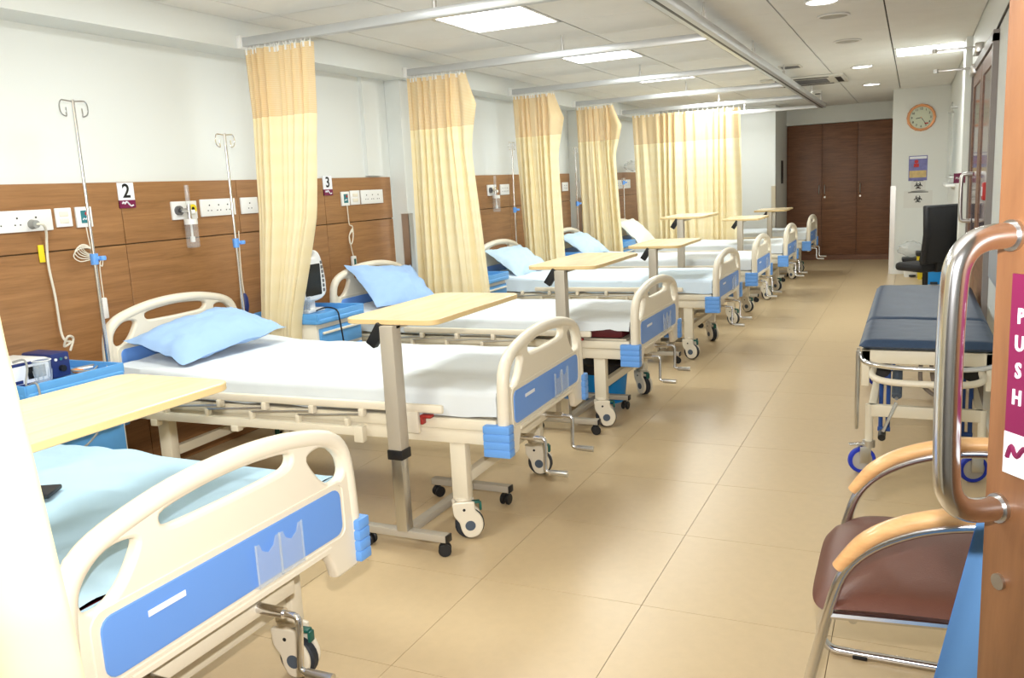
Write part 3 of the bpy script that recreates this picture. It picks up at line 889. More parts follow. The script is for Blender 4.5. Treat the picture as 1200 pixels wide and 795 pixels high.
# medical unit on the locker of bed 2
t = thing('medical_unit', 'white and navy bedside medical unit on the locker beside bed 2', 'medical device', (-3.37, 2.305, ZT))
obj('case', MB().bx(-0.14, 0.085, -0.14, 0.06, 0.006, 0.105, 0.012), white_pl, t)
obj('front_frame', MB().plate(rect(-0.14, 0.06, 0.004, 0.102, 0.015), [rect(-0.128, 0.048, 0.016, 0.090, 0.010)], 0.014, 0.003, TR(0.085, 0, 0) @ M_X, 1), navy_dk, t)
obj('front_panel', MB().bx(0.082, 0.09, -0.13, 0.05, 0.012, 0.093), print_white, t)
obj('display', MB().bx(0.088, 0.0925, -0.05, 0.03, 0.03, 0.08), screen, t)
obj('label_plate', MB().bx(0.088, 0.0925, -0.115, -0.075, 0.018, 0.032), navy_dk, t)
sd = obj('side_module', MB().bx(-0.10, 0.09, 0.062, 0.15, 0.006, 0.112, 0.008), navy_dk, t)
obj('dial', MB().cyl((0.088, 0.105, 0.045), (0.106, 0.105, 0.045), 0.014, seg=18), black, sd)
for q in range(3):
    obj('jack', MB().cyl((0.088, 0.082 + q * 0.024, 0.085), (0.094, 0.082 + q * 0.024, 0.085), 0.006, seg=12), (white_pl, teal, cable_g)[q], sd)


def tumbler(loc, label, r=0.036, h=0.10):
    o = obj('tumbler', MB().lathe([(0, 0), (r * 0.78, 0), (r, h), (r - 0.003, h), (r * 0.78 - 0.003, 0.008), (0, 0.008)], seg=24), clear, None, loc)
    for q in range(10):
        a = 2 * PI * q / 10
        obj('rib', MB().tube([(0.79 * r * math.cos(a), 0.79 * r * math.sin(a), 0.002), (r * math.cos(a), r * math.sin(a), h * 0.6)], 0.0022, 5), clear, o)
    obj('rim', MB().tube([(r * math.cos(2 * PI * q / 24), r * math.sin(2 * PI * q / 24), h) for q in range(24)], 0.0022, 5, closed=True), white_pl, o)
    return tag(o, label, 'tumbler', 'clear tumblers on the lockers')


tumbler((-3.235, 2.29, ZT + 0.001), 'clear ribbed tumbler in front of the white and navy medical unit', 0.036, 0.105)
tumbler((-3.40, 4.20, ZT + 0.001), 'clear tumbler beside the patient monitor', 0.035, 0.105)
c = catmull([(-3.26, 2.47, ZT + 0.008), (-3.21, 2.56, ZT + 0.006), (-3.28, 2.62, ZT + 0.02), (-3.36, 2.56, ZT + 0.012), (-3.30, 2.47, ZT + 0.02), (-3.24, 2.52, ZT + 0.012), (-3.30, 2.60, ZT + 0.012)], 6)
tag(obj('sensor_cable', MB().tube(c, 0.0042, 6), cable_g), 'coiled grey sensor cable lying in the blue locker tray', 'cable')
tag(obj('sensor_clip', MB().box((-3.30, 2.50, ZT + 0.012), (0.045, 0.03, 0.016), 0.006), orange), 'small orange sensor clip in the blue locker tray', 'clip')
tag(obj('white_pen', MB().cyl((-3.36, 2.50, ZT + 0.008), (-3.33, 2.60, ZT + 0.008), 0.006, seg=10), white_pl), 'white stick lying behind the orange clip', 'stick')
c = catmull([(-3.30, 2.21, ZT + 0.11), (-3.27, 2.24, ZT + 0.115), (-3.25, 2.235, ZT + 0.08), (-3.22, 2.2, ZT + 0.02), (-3.15, 2.19, ZT + 0.036), (-3.128, 2.188, 0.69), (-3.126, 2.19, 0.48), (-3.127, 2.33, 0.42), (-3.127, 2.42, 0.46)], 6)
tag(obj('power_cable', MB().tube(c, 0.0045, 6), cable_g), 'grey cable running over the medical unit and down the locker', 'cable')

# patient monitor on the locker of bed 3
t = thing('patient_monitor', 'white patient monitor with black screen on the locker beside bed 3', 'monitor', (-3.42, 4.27, ZT), 0.05)
prof = chaikin([(-0.13, 0.07, 0), (0.13, 0.07, 0), (0.135, 0.2, 0), (0.10, 0.35, 0), (0.05, 0.39, 0), (-0.05, 0.39, 0), (-0.10, 0.35, 0), (-0.135, 0.2, 0)], 2, True)
obj('case', MB().plate([(p.x, p.y) for p in prof], [rect(-0.03, 0.03, 0.345, 0.372, 0.012)], 0.09, 0.012, M_X, 2), white_pl, t)
obj('screen', MB().plate(rect(-0.095, 0.075, 0.105, 0.30, 0.008), [], 0.006, 0.001, TR(0.045, 0, 0) @ M_X, 0), screen, t)
for q in range(7):
    obj('button', MB().box((0.046, 0.10 - max(0, q - 3) * 0.003, 0.13 + q * 0.029), (0.008, 0.018, 0.021), 0.003), grey_metal, t)
obj('foot', MB().bx(-0.05, 0.05, -0.09, 0.09, 0.002, 0.02, 0.004).bx(-0.02, 0.02, -0.03, 0.03, 0.015, 0.09, 0.004), white_pl, t)
c = catmull([(-3.38, 4.27, 0.702), (-3.25, 4.21, 0.735), (-3.135, 4.16, 0.728), (-3.125, 4.17, 0.66), (-3.13, 4.2, 0.5), (-3.135, 4.22, 0.40)], 6)
tag(obj('monitor_cable', MB().tube(c, 0.005, 6), black), 'black cable hanging from the monitor over the locker front', 'cable')


# ================================================================== IV poles
def iv_pole(x, y, top, knob, label, zb=0.43, rz=0.0, grp='slim steel IV poles at the bed heads'):
    t = thing('iv_pole', label, 'IV pole', (x, y, 0), rz, group=grp)
    obj('lower_tube', MB().cyl((0, 0, zb), (0, 0, knob + 0.01), 0.0095, seg=12), chrome, t)
    obj('upper_rod', MB().cyl((0, 0, knob), (0, 0, top), 0.0075, seg=12), chrome, t)
    k = obj('clamp', MB().lathe([(0, -0.025), (0.017, -0.025), (0.018, 0.025), (0, 0.025)], (0, 0, knob), 'Z', 16), blue, t)
    obj('clamp_knob', MB().cyl((0.010, 0.010, knob + 0.002), (0.022, 0.022, knob + 0.002), 0.010, seg=10).lathe([(0, -0.01), (0.014, -0.01), (0.016, 0), (0.014, 0.01), (0, 0.01)], (0.025, 0.025, knob + 0.002), 'Z', 14), blue, k)
    for s in (-1, 1):
        pts = catmull([(0, 0, top - 0.008), (0, s * 0.04, top - 0.004), (0, s * 0.062, top - 0.006), (0, s * 0.072, top - 0.03), (0, s * 0.066, top - 0.062), (0, s * 0.042, top - 0.072), (0, s * 0.042, top - 0.055), (0, s * 0.04, top - 0.035)], 5)
        obj('hook', MB().tube(pts, 0.0032, 6), chrome, t)
    return t


iv_pole(-3.405, 2.745, 1.885, 1.175, 'steel IV pole by the locker on the near side of bed 2')
iv_pole(-3.415, 3.675, 1.77, 1.175, 'steel IV pole at the curtain side of bed 2')
iv_pole(-3.435, 7.44, 1.82, 1.19, 'steel IV pole in front of the third bunched curtain', 0.0)
iv_pole(-3.43, 9.115, 1.81, 1.185, 'steel IV pole in front of the fourth bunched curtain', 0.0)
iv_pole(-3.42, 10.815, 1.45, 1.39, 'short steel pole beside the white pillow', 0.0)


# ================================================================== things on the panelled wall
def wallbox(t, name, y0, y1, z0, z1, d, m, bev=0.003):
    return obj(name, MB().bx(0, d, y0, y1, z0, z1, bev), m, t)


def socket(y0, y1, z0, z1, label, n=3):
    t = thing('socket_panel', label, 'socket panel', (XW, (y0 + y1) / 2, (z0 + z1) / 2), group='white socket panels on the wood wall')
    w, h = (y1 - y0) / 2, (z1 - z0) / 2
    wallbox(t, 'plate', -w, w, -h, h, 0.012, white_pl)
    for q in range(n):
        yy = -w + (q + 0.9) * 2 * w / (n + 0.8)
        hb = MB().cyl((0.011, yy, 0.014), (0.0135, yy, 0.014), 0.0045, seg=10)
        for s in (-1, 1): hb.cyl((0.011, yy + s * 0.013, -0.016), (0.0135, yy + s * 0.013, -0.016), 0.0035, seg=8)
        obj('outlet_holes', hb, print_black, t)
    return t


socket(2.30, 2.745, 1.315, 1.412, 'long white socket panel with a grey plug, before plate 2', 4)
socket(3.68, 3.955, 1.327, 1.424, 'white triple socket panel beyond the flowmeter of bed 2')
socket(4.005, 4.15, 1.327, 1.424, 'white socket panel at the edge of the first bunched curtain', 1)
socket(5.25, 5.535, 1.337, 1.438, 'white triple socket panel on the bay marked 3')
socket(7.60, 7.80, 1.335, 1.437, 'white socket panel beside the flowmeter of the pale blue bed')
socket(9.24, 9.42, 1.33, 1.43, 'white socket panel next to the second pillar', 2)
socket(11.20, 11.50, 1.31, 1.43, 'white socket panel near the clear bag', 2)
socket(11.58, 11.85, 1.31, 1.43, 'white socket panel right beside the drawn curtain', 2)


def switch(y0, y1, z0, z1, label):
    t = thing('switch_plate', label, 'switch', (XW, (y0 + y1) / 2, (z0 + z1) / 2), group='white switch plates')
    w, h = (y1 - y0) / 2, (z1 - z0) / 2
    wallbox(t, 'plate', -w, w, -h, h, 0.010, white_pl)
    for q in (-1, 1): wallbox(t, 'rocker', -w * 0.55 + 0.0, w * 0.55, q * h * 0.36 - 0.012, q * h * 0.36 + 0.012, 0.013, ivory)


switch(2.765, 2.852, 1.325, 1.414, 'white switch plate before the nurse call unit of bed 2')
switch(5.12, 5.235, 1.337, 1.438, 'white switch plate beside the nurse call unit of bed 3')


def nurse_call(y0, y1, z0, z1, label):
    t = thing('nurse_call_unit', label, 'call unit', (XW, (y0 + y1) / 2, (z0 + z1) / 2), group='nurse call units')
    w, h = (y1 - y0) / 2, (z1 - z0) / 2
    wallbox(t, 'plate', -w, w, -h, h, 0.012, white_pl)
    p = wallbox(t, 'panel', -w * 0.45, w * 0.55, -h * 0.6, h * 0.65, 0.0135, teal, 0)
    obj('red_button', MB().cyl((0.012, w * 0.25, h * 0.32), (0.0155, w * 0.25, h * 0.32), 0.009, seg=14), red, p)
    obj('symbol', MB().tube([(0.0137, -0.012, -0.014), (0.0137, -0.004, -0.006), (0.0137, 0.004, -0.012), (0.0137, 0.012, -0.004)], 0.003, 5), print_white, p)


nurse_call(2.874, 2.963, 1.317, 1.415, 'nurse call unit with teal panel behind the IV pole of bed 2')
nurse_call(5.01, 5.105, 1.334, 1.433, 'nurse call unit with teal panel on the bay marked 3')


def plate_no(y, z0, z1, s, label):
    t = thing('number_plate', label, 'sign', (XW, y, 0), group='bed number plates')
    wallbox(t, 'plate', -0.05, 0.05, z0, z1, 0.006, print_white, 0.001)
    h = z1 - z0
    wallbox(t, 'magenta_band', -0.05, 0.05, z0, z0 + h * 0.31, 0.0068, magenta, 0)
    obj('numeral', MB().text(s, 0.098, TR(0.0066, 0, z0 + h * 0.65) @ M_X), print_black, t)
    zc = z0 + h * 0.155
    sw = catmull([(0.007, -0.034, zc + 0.002), (0.007, -0.026, zc + 0.010), (0.007, -0.018, zc + 0.002), (0.007, -0.014, zc + 0.006), (0.007, -0.004, zc + 0.012), (0.007, 0.010, zc - 0.002), (0.007, 0.022, zc - 0.010), (0.007, 0.034, zc - 0.006)], 4)
    obj('swash_logo', MB().tube(sw, 0.0048, 6, flat=0.8), print_white, t)


plate_no(3.187, 1.398, 1.526, '2', 'white and magenta number plate 2 between call unit and flowmeter')
plate_no(4.872, 1.412, 1.545, '3', 'white and magenta number plate 3 beside the first bunched curtain')


def flowmeter(y, z0, z1, label, w=0.09):
    t = thing('oxygen_flowmeter', label, 'flowmeter', (XW, y, 0), group='oxygen flowmeters on the wood wall')
    wallbox(t, 'outlet_plate', -w, w, z0, z1, 0.014, white_pl)
    zc = (z0 + z1) / 2
    obj('left_outlet', MB().lathe([(0.014, 0.012), (0.026, 0.012), (0.026, 0.03), (0.014, 0.03), (0.014, 0.012)], (0, -0.05, zc), 'X', 18).cyl((0.012, -0.05, zc), (0.04, -0.05, zc), 0.010, seg=12), grey_metal, t)
    obj('right_outlet', MB().lathe([(0.012, 0.012), (0.026, 0.012), (0.026, 0.026), (0.012, 0.026), (0.012, 0.012)], (0, 0.05, zc + 0.005), 'X', 18), yellow, t)
    obj('outlet_core', MB().cyl((0.012, 0.05, zc + 0.005), (0.024, 0.05, zc + 0.005), 0.013, seg=14), black, t)
    obj('connector', MB().cyl((0.035, -0.05, zc), (0.05, -0.008, zc), 0.011, seg=12).cyl((0.05, -0.008, zc - 0.05), (0.05, -0.008, zc + 0.03), 0.012, seg=12), chrome, t)
    obj('flow_tube', MB().cyl((0.05, -0.008, zc + 0.028), (0.05, -0.008, zc + 0.135), 0.013, 0.013, 14), clear, t)
    obj('control_knob', MB().cyl((0.05, 0.002, zc - 0.012), (0.055, 0.026, zc - 0.012), 0.013, seg=14), white_pl, t)
    obj('jar_cap', MB().cyl((0.055, -0.008, zc - 0.078), (0.055, -0.008, zc - 0.048), 0.036, seg=20), white_pl, t)
    obj('humidifier_jar', MB().lathe([(0.036, -0.078), (0.036, -0.20), (0.030, -0.206), (0, -0.206)], (0.055, -0.008, zc), 'Z', 20), clear, t)
    obj('dip_tube', MB().cyl((0.055, -0.008, zc - 0.17), (0.055, -0.008, zc - 0.078), 0.006, seg=10).cyl((0.055, -0.008, zc - 0.175), (0.055, -0.008, zc - 0.145), 0.013, seg=12), white_pl, t)


flowmeter(3.558, 1.32, 1.419, 'oxygen flowmeter with clear humidifier jar above bed 2')
flowmeter(7.41, 1.335, 1.437, 'oxygen flowmeter with clear jar above the pale blue bed')

# plug, flex and tag at the socket panel before plate 2
t = thing('power_plug', 'round grey plug in the long socket panel with its cream flex', 'plug', (XW, 0, 0))
obj('plug_body', MB().cyl((0.0125, 2.637, 1.347), (0.045, 2.637, 1.347), 0.022, 0.018, 18), cable_g, t)
c = catmull([(0.04, 2.637, 1.347), (0.05, 2.665, 1.343), (0.03, 2.69, 1.31), (0.014, 2.695, 1.25), (0.012, 2.69, 1.15), (0.014, 2.70, 1.0), (0.018, 2.70, 0.85), (0.035, 2.70, 0.80), (0.05, 2.72, 0.785), (0.04, 2.69, 0.77), (0.06, 2.70, 0.815), (0.05, 2.735, 0.80), (0.05, 2.71, 0.745)], 8)
obj('flex', MB().tube(c, 0.0058, 8), cable_w, t)
tag(obj('yellow_tag', MB().bx(0.002, 0.007, 2.655, 2.683, 1.17, 1.25, 0.001), yellow, t), 'yellow cable tag')
# nurse call handsets
t = thing('call_handset', 'coiled cream call handset hanging behind the IV pole of bed 2', 'handset', (XW, 0, 0), group='nurse call handsets')
c = [(0.014, 2.918, 1.318), (0.016, 2.92, 1.27), (0.018, 2.925, 1.21)]
for q in range(36):
    a = 2 * PI * q / 6; lp = q // 6
    rx = 0.030 + 0.006 * lp; tilt = -0.75 + 0.16 * lp
    ex, ez = rx * math.cos(a) - rx, 0.55 * rx * math.sin(a)
    c.append((0.016 + 0.0008 * q, 2.925 + (ex * math.cos(tilt) - ez * math.sin(tilt)), 1.19 + (ex * math.sin(tilt) + ez * math.cos(tilt))))
c += [(0.02, 2.95, 1.15), (0.018, 2.975, 1.12), (0.018, 2.985, 1.17), (0.02, 2.96, 1.12), (0.02, 2.958, 1.0), (0.02, 2.958, 0.96)]
obj('cord', MB().tube(catmull(c, 5), 0.0026, 6), cable_w, t)
obj('handset', MB().bx(0.008, 0.028, 2.94, 2.972, 0.86, 0.965, 0.006), white_pl, t)
t = thing('call_handset', 'white call handset with green button hanging above the bed 3 headboard', 'handset', (XW, 0, 0), group='nurse call handsets')
c = [(0.014, 5.065, 1.335), (0.014, 5.067, 1.25), (0.016, 5.07, 1.20)]
for q in range(4):
    c += [(0.02, 5.10, 1.18 - 0.01 * q), (0.024, 5.085, 1.09), (0.022, 5.055, 1.06), (0.02, 5.05, 1.12)]
c += [(0.018, 5.07, 1.02), (0.018, 5.085, 0.97)]
obj('cord', MB().tube(catmull(c, 5), 0.0038, 6), cable_w, t)
h = obj('handset', MB().bx(0.006, 0.028, 5.06, 5.11, 0.895, 0.975, 0.008), white_pl, t)
obj('green_button', MB().bx(0.027, 0.0305, 5.073, 5.097, 0.91, 0.955, 0.002), green_pl, h)
t = thing('hanging_bulb', 'dark blue bulb on a thin hose hanging by the first bunched curtain', 'bulb', (XW, 3.93, 0))
obj('bulb', MB().lathe([(0, -0.06), (0.015, -0.055), (0.022, -0.02), (0.02, 0.03), (0.01, 0.055), (0, 0.06)], (0.03, 0, 0.80), 'Z', 16), navy_dk, t)
obj('hose', MB().tube(catmull([(0.02, 0.02, 1.23), (0.02, 0.01, 1.1), (0.025, 0.0, 0.95), (0.03, 0, 0.855)], 5), 0.003, 6), cable_w, t)
# clear bag above the far panelling
bag = MB()
bag.grid(24, 14, lambda u, v: (0.10 + 0.09 * math.cos(2 * PI * u) * math.sin(PI * v) * (1 + 0.25 * nz(u * 9, v * 7)), 0.17 * math.sin(2 * PI * u) * math.sin(PI * v) * (1 + 0.2 * nz(u * 8, v * 6, 3)), 0.07 * math.cos(PI * v) * (1 + 0.3 * nz(u * 7, v * 9, 5))))
tag(obj('plastic_bag', bag, clear_film, None, (XW, 11.62, 1.61), ang=25), 'crumpled clear plastic bag on the wall beside the drawn curtain', 'bag')

# ================================================================== under the beds
t = thing('waste_bucket', 'bright blue bucket on the floor under bed 3', 'bucket', (-1.80, 5.17, 0), group='blue buckets under the beds')
obj('bucket', MB().lathe([(0, 0.004), (0.125, 0.004), (0.128, 0.0), (0.155, 0.235), (0.165, 0.24), (0.16, 0.25), (0.15, 0.245), (0.122, 0.012), (0, 0.012)], seg=28), bluebin, t)
obj('bag_lining', MB().lathe([(0.14, 0.18), (0.166, 0.255), (0.175, 0.20), (0.172, 0.255), (0.15, 0.262), (0.12, 0.20), (0, 0.19)], seg=20), darkbag, t)
t = thing('waste_bucket', 'bright blue bucket under the pale blue bed', 'bucket', (-1.98, 6.64, 0), group='blue buckets under the beds')
obj('bucket', MB().lathe([(0, 0.004), (0.105, 0.004), (0.108, 0.0), (0.13, 0.205), (0.138, 0.21), (0.133, 0.22), (0.125, 0.215), (0.102, 0.012), (0, 0.012)], seg=28), bluebin, t)
obj('bag_lining', MB().lathe([(0.115, 0.15), (0.139, 0.225), (0.15, 0.16), (0.146, 0.225), (0.125, 0.232), (0.10, 0.17), (0, 0.16)], seg=20), darkbag, t)
b = MB()
b.grid(26, 16, lambda u, v: (0.20 * math.cos(2 * PI * u) * math.sin(PI * v) ** 0.6 * (1 + 0.12 * nz(u * 6, v * 5)), 0.15 * math.sin(2 * PI * u) * math.sin(PI * v) ** 0.6, 0.11 - 0.11 * math.cos(PI * (1 - v)) * (1 if v > 0.5 else 0.98)))
tag(obj('black_bag', b, darkbag, None, (-2.35, 4.55, 0.0), ang=50), 'slumped black bag lying under bed 3', 'bag')

# small dark case on the blue sheet
tag(obj('dark_case', MB().box((0, 0, 0.009), (0.16, 0.085, 0.014), 0.005), black, None, (-2.165, 1.43, 0.642), (0, 0.0, 0.5)), 'small flat dark case lying on the light blue sheet', 'case')

# ================================================================== far end: wardrobe, clock, notices, bins
t = thing('wardrobe', 'tall dark brown three-door wardrobe filling the end recess', 'wardrobe', (-1.075, 14.52, 0))
xw = [-0.79, -0.255, 0.265, 0.79]
obj('carcass', MB().bx(-0.79, 0.79, 0.022, 0.42, 0.0, 2.135), wood_dark, t)
obj('plinth', MB().bx(-0.79, 0.79, 0.012, 0.03, 0.0, 0.085), wood_dark, t)
for q in range(3):
    d = obj('door', MB().bx(xw[q] + 0.004, xw[q + 1] - 0.004, 0.0, 0.022, 0.09, 2.13, 0.003), wood_dark, t)
    hx = (xw[q + 1] - 0.04) if q == 0 else xw[q] + 0.045
    obj('handle', MB().tube(catmull([(hx, 0.0, 1.05), (hx, -0.03, 1.06), (hx, -0.034, 1.12), (hx, -0.03, 1.18), (hx, 0.0, 1.19)], 4), 0.007, 8), steel, d)
    if q: obj('lock', MB().cyl((hx, -0.006, 1.0), (hx, 0.001, 1.0), 0.014, seg=14), chrome, d)
tag(obj('wall_switch_strip', MB().bx(-1.875, -1.862, 13.9, 14.1, 1.25, 1.6, 0.003), black), 'dark handle strip on the grey end wall return', 'strip')

t = thing('wall_clock', 'round wall clock with a copper rim', 'clock', (0.055, 12.5, 2.02))
t.scale = (0.88, 1, 0.88)
rimp = []
obj('rim', MB().lathe([(0.155, 0), (0.19, 0), (0.193, -0.015), (0.18, -0.035), (0.16, -0.03), (0.155, -0.012)], seg=40, axis='Y'), gold, t)
for q in range(16):
    a = 2 * PI * q / 16
    obj('rim_bead', lambda: MB().lathe([(0, 0.012), (0.009, 0.009), (0.013, 0), (0.009, -0.009), (0, -0.012)], seg=10), gold, t, (0.186 * math.cos(a), -0.012, 0.186 * math.sin(a)), key='bead')
obj('dial', MB().lathe([(0, -0.012), (0.157, -0.012), (0.157, -0.002), (0, -0.002)], seg=40, axis='Y'), dial, t)
for q in range(12):
    a = PI / 2 - 2 * PI * (q + 1) / 12
    obj('numeral', MB().text(str(q + 1), 0.042, TR(0.125 * math.cos(a), -0.0135, 0.125 * math.sin(a)) @ M_NY), print_black, t)
obj('hour_hand', MB().tube([(0, -0.016, 0), (-0.07, -0.016, -0.012)], 0.004, 6), print_black, t)
obj('minute_hand', MB().tube([(0, -0.018, 0), (0.06, -0.018, -0.09)], 0.003, 6), print_black, t)
obj('centre_pin', MB().cyl((0, -0.022, 0), (0, -0.012, 0), 0.008, seg=12), gold, t)
obj('logo', MB().box((0.07, -0.0135, -0.085), (0.05, 0.002, 0.018)), red, t)

t = thing('notice_poster', 'blue and yellow notice poster on the clock wall', 'poster', (0.035, 12.5, 1.38))
obj('sheet', MB().bx(-0.11, 0.11, -0.006, 0, -0.16, 0.16), mat('poster_violet', (118, 118, 178), 0.4, var=0.3, vscale=(14, 14, 14)), t)
obj('lower_band', MB().bx(-0.10, 0.10, -0.0075, -0.005, -0.12, -0.03), mat('poster_ochre', (206, 180, 120), 0.4, var=0.2, vscale=(16, 16, 16)), t)
obj('red_motif', MB().lathe([(0, -0.0085), (0.024, -0.0085), (0.024, -0.006), (0, -0.006)], (-0.02, 0, 0.085), 'Y', 16).bx(-0.05, 0.01, -0.0085, -0.006, 0.015, 0.06), red, t)
obj('top_margin', MB().bx(-0.10, 0.10, -0.0075, -0.005, 0.12, 0.15), print_white, t)


def biohazard(r, M):
    mb = MB()
    for q in range(3):
        a = PI / 2 + q * 2 * PI / 3
        c = (r * 0.48 * math.cos(a), r * 0.48 * math.sin(a))
        pts = []
        for s in range(15):
            b = a + (-0.80 + 1.6 * s / 14) * PI + PI
            pts.append((c[0] + r * 0.44 * math.cos(b), c[1] + r * 0.44 * math.sin(b), 0))
        mb.tube([M @ Vector(p) for p in pts], r * 0.11, 5)
    mb.tube([M @ Vector((r * 0.42 * math.cos(2 * PI * s / 24), r * 0.42 * math.sin(2 * PI * s / 24), 0)) for s in range(24)], r * 0.08, 5, closed=True)
    return mb


for q, (z, sx, sz) in enumerate(((1.155, 0.085, 0.075), (0.98, 0.17, 0.11))):
    t = thing('biohazard_notice', ('small biohazard notice directly under the poster', 'wide biohazard notice sheet below the small one')[q], 'notice', (0.045, 12.5, z), group='biohazard notices')
    obj('sheet', MB().bx(-sx, sx, -0.004, 0, -sz, sz), mat('notice_paper', (220, 220, 216), 0.4), t)
    obj('symbol', biohazard(0.052, TR(0, -0.005, 0.0) @ M_NY), print_black, t)
    obj('text_line', MB().bx(-sx * 0.7, sx * 0.7, -0.0052, -0.003, sz * 0.78, sz * 0.86), print_black, t)


def bin_(loc, w, d, h, m, lidm, label):
    t = thing('waste_bin', label, 'bin', loc, 0.05, group='waste bins under the clock')
    mb = MB(); b = 0.84
    vs = []
    for k2, z in ((b, 0), (1, h)):
        vs += [(x * k2, y * k2, z) for x, y in rect(-w / 2, w / 2, -d / 2, d / 2, 0.03, 3)]
    n = len(vs) // 2
    mb.add(vs, [(i, (i + 1) % n, n + (i + 1) % n, n + i) for i in range(n)] + [tuple(range(n))[::-1]])
    obj('tub', mb, m, t)
    obj('lid', MB().plate(rect(-w / 2 - 0.012, w / 2 + 0.012, -d / 2 - 0.012, d / 2 + 0.012, 0.03), [], 0.05, 0.012, TR(0, 0, h + 0.02), 2), lidm, t)
    obj('pedal', MB().bx(-0.04, 0.04, -d / 2 * b - 0.05, -d / 2 * b + 0.01, 0.01, 0.03, 0.004), black, t)
    return t


bin_((0.0, 12.22, 0), 0.22, 0.24, 0.20, white_pl, black, 'low white bin with black lid under the notices')
bin_((0.15, 11.95, 0), 0.20, 0.24, 0.30, yellowbin, black, 'yellow bin with black lid against the clock wall')
bin_((0.235, 11.45, 0), 0.19, 0.24, 0.21, bluebin, black, 'small blue bin with black lid in front of the yellow one')
bag = MB()
bag.grid(24, 14, lambda u, v: (0.15 * math.cos(2 * PI * u) * math.sin(PI * v) * (1 + 0.3 * nz(u * 9, v * 7)), 0.12 * math.sin(2 * PI * u) * math.sin(PI * v) * (1 + 0.2 * nz(u * 8, v * 6, 3)), 0.10 - 0.10 * math.cos(PI * v) * (1 + 0.2 * nz(u * 7, v * 9, 5))))
tag(obj('plastic_bag', bag, clear_film, None, (-0.02, 12.24, 0.25), ang=20), 'crumpled clear plastic bag lying on the white bin', 'bag')

# black office chair at the far right
t = thing('office_chair', 'black high-backed chair standing by the right wall near the bins', 'chair', (0.13, 9.0, 0), -PI / 2 - 0.85)
bk = MB()
bk.grid(12, 16, lambda u, v: (-0.17 + 0.34 * u * 1.0, 0.14 + 0.05 * math.sin(v * 2.4) - 0.06 * (2 * u - 1) ** 2, 0.52 + 0.50 * v))
bk.grid(12, 16, lambda u, v: (-0.17 + 0.34 * u * 1.0, 0.19 + 0.05 * math.sin(v * 2.4) - 0.06 * (2 * u - 1) ** 2, 0.52 + 0.50 * v), True)
bk.tube([(-0.17, 0.13, 0.52), (-0.17, 0.17, 0.78), (-0.17, 0.15, 1.02), (0.17, 0.15, 1.02), (0.17, 0.17, 0.78), (0.17, 0.13, 0.52)], 0.03, 8, closed=True)
obj('backrest', bk, darkbag, t, ang=60)
obj('seat', MB().box((0, -0.05, 0.46), (0.36, 0.36, 0.08), 0.03), darkbag, t)
obj('back_support', MB().bx(-0.03, 0.03, 0.10, 0.16, 0.42, 0.60, 0.006), black, t)
obj('gas_column', MB().cyl((0, -0.02, 0.10), (0, -0.02, 0.42), 0.025, seg=14), black, t)
for q in range(5):
    a = 2 * PI * q / 5
    lg = obj('base_arm', MB().tube([(0, -0.02, 0.11), (0.20 * math.cos(a), -0.02 + 0.20 * math.sin(a), 0.065)], [0.022, 0.014], 8), black, t)
    obj('wheel', MB().lathe([(0, -0.012), (0.028, -0.012), (0.028, 0.012), (0, 0.012)], (0.20 * math.cos(a), -0.02 + 0.20 * math.sin(a), 0.028), 'Y', 14), black, lg)

# glass notice board and ledge on the right wall
t = thing('glass_board', 'tall narrow glass board on standoffs on the far right wall', 'board', (XR, 10.9, 0))
obj('pane', MB().bx(-0.055, -0.045, -0.55, 0.55, 1.22, 2.05), glass, t)
for yy in (-0.5, 0.5):
    for zz in (1.27, 2.0):
        obj('standoff', MB().cyl((-0.06, yy, zz), (0.0, yy, zz), 0.012, seg=10), steel, t)
obj('ledge', MB().bx(-0.09, 0.0, -0.58, 0.58, 1.17, 1.195, 0.003), white_pl, t)
t = thing('door_sign', 'small magenta sign on the narrow white column', 'sign', (0.345, 8.0, 1.29))
obj('plate', MB().bx(-0.055, 0.03, -0.008, 0, -0.04, 0.04), magenta, t)
obj('lettering', MB().text('PUSH', 0.024, TR(-0.013, -0.009, 0) @ M_NY), print_white, t)

# glazed door in the right wall
d2 = thing('door_2', 'glazed double door with dark frame in the right wall', 'door', (XR, 6.40, 0)); d2['kind'] = 'structure'
obj('frame', MB().bx(-0.03, 0.0, -0.98, -0.92, 0, 2.08).bx(-0.03, 0.0, 0.92, 0.98, 0, 2.08).bx(-0.03, 0, -0.98, 0.98, 2.04, 2.10), mat('door_frame_grey', (138, 130, 126), 0.45), d2)
for s in (-1, 1):
    lf = obj('leaf', MB().bx(-0.02, 0.0, s * 0.46 - 0.45, s * 0.46 + 0.45, 0.02, 0.92).bx(-0.02, 0, s * 0.46 - 0.45, s * 0.46 - 0.33, 0.92, 2.03).bx(-0.02, 0, s * 0.46 + 0.33, s * 0.46 + 0.45, 0.92, 2.03).bx(-0.02, 0, s * 0.46 - 0.33, s * 0.46 + 0.33, 1.94, 2.03), wood_dark, d2)
    obj('pane', MB().bx(-0.014, -0.004, s * 0.46 - 0.33, s * 0.46 + 0.33, 0.92, 1.94), glass_dark, lf)
obj('pull_handle', MB().tube(chaikin([(-0.02, 0.55, 1.33), (-0.075, 0.55, 1.33), (-0.09, 0.55, 1.315), (-0.09, 0.55, 1.02), (-0.075, 0.55, 1.0), (-0.02, 0.55, 1.0)], 2), 0.014, 10), steel, d2)
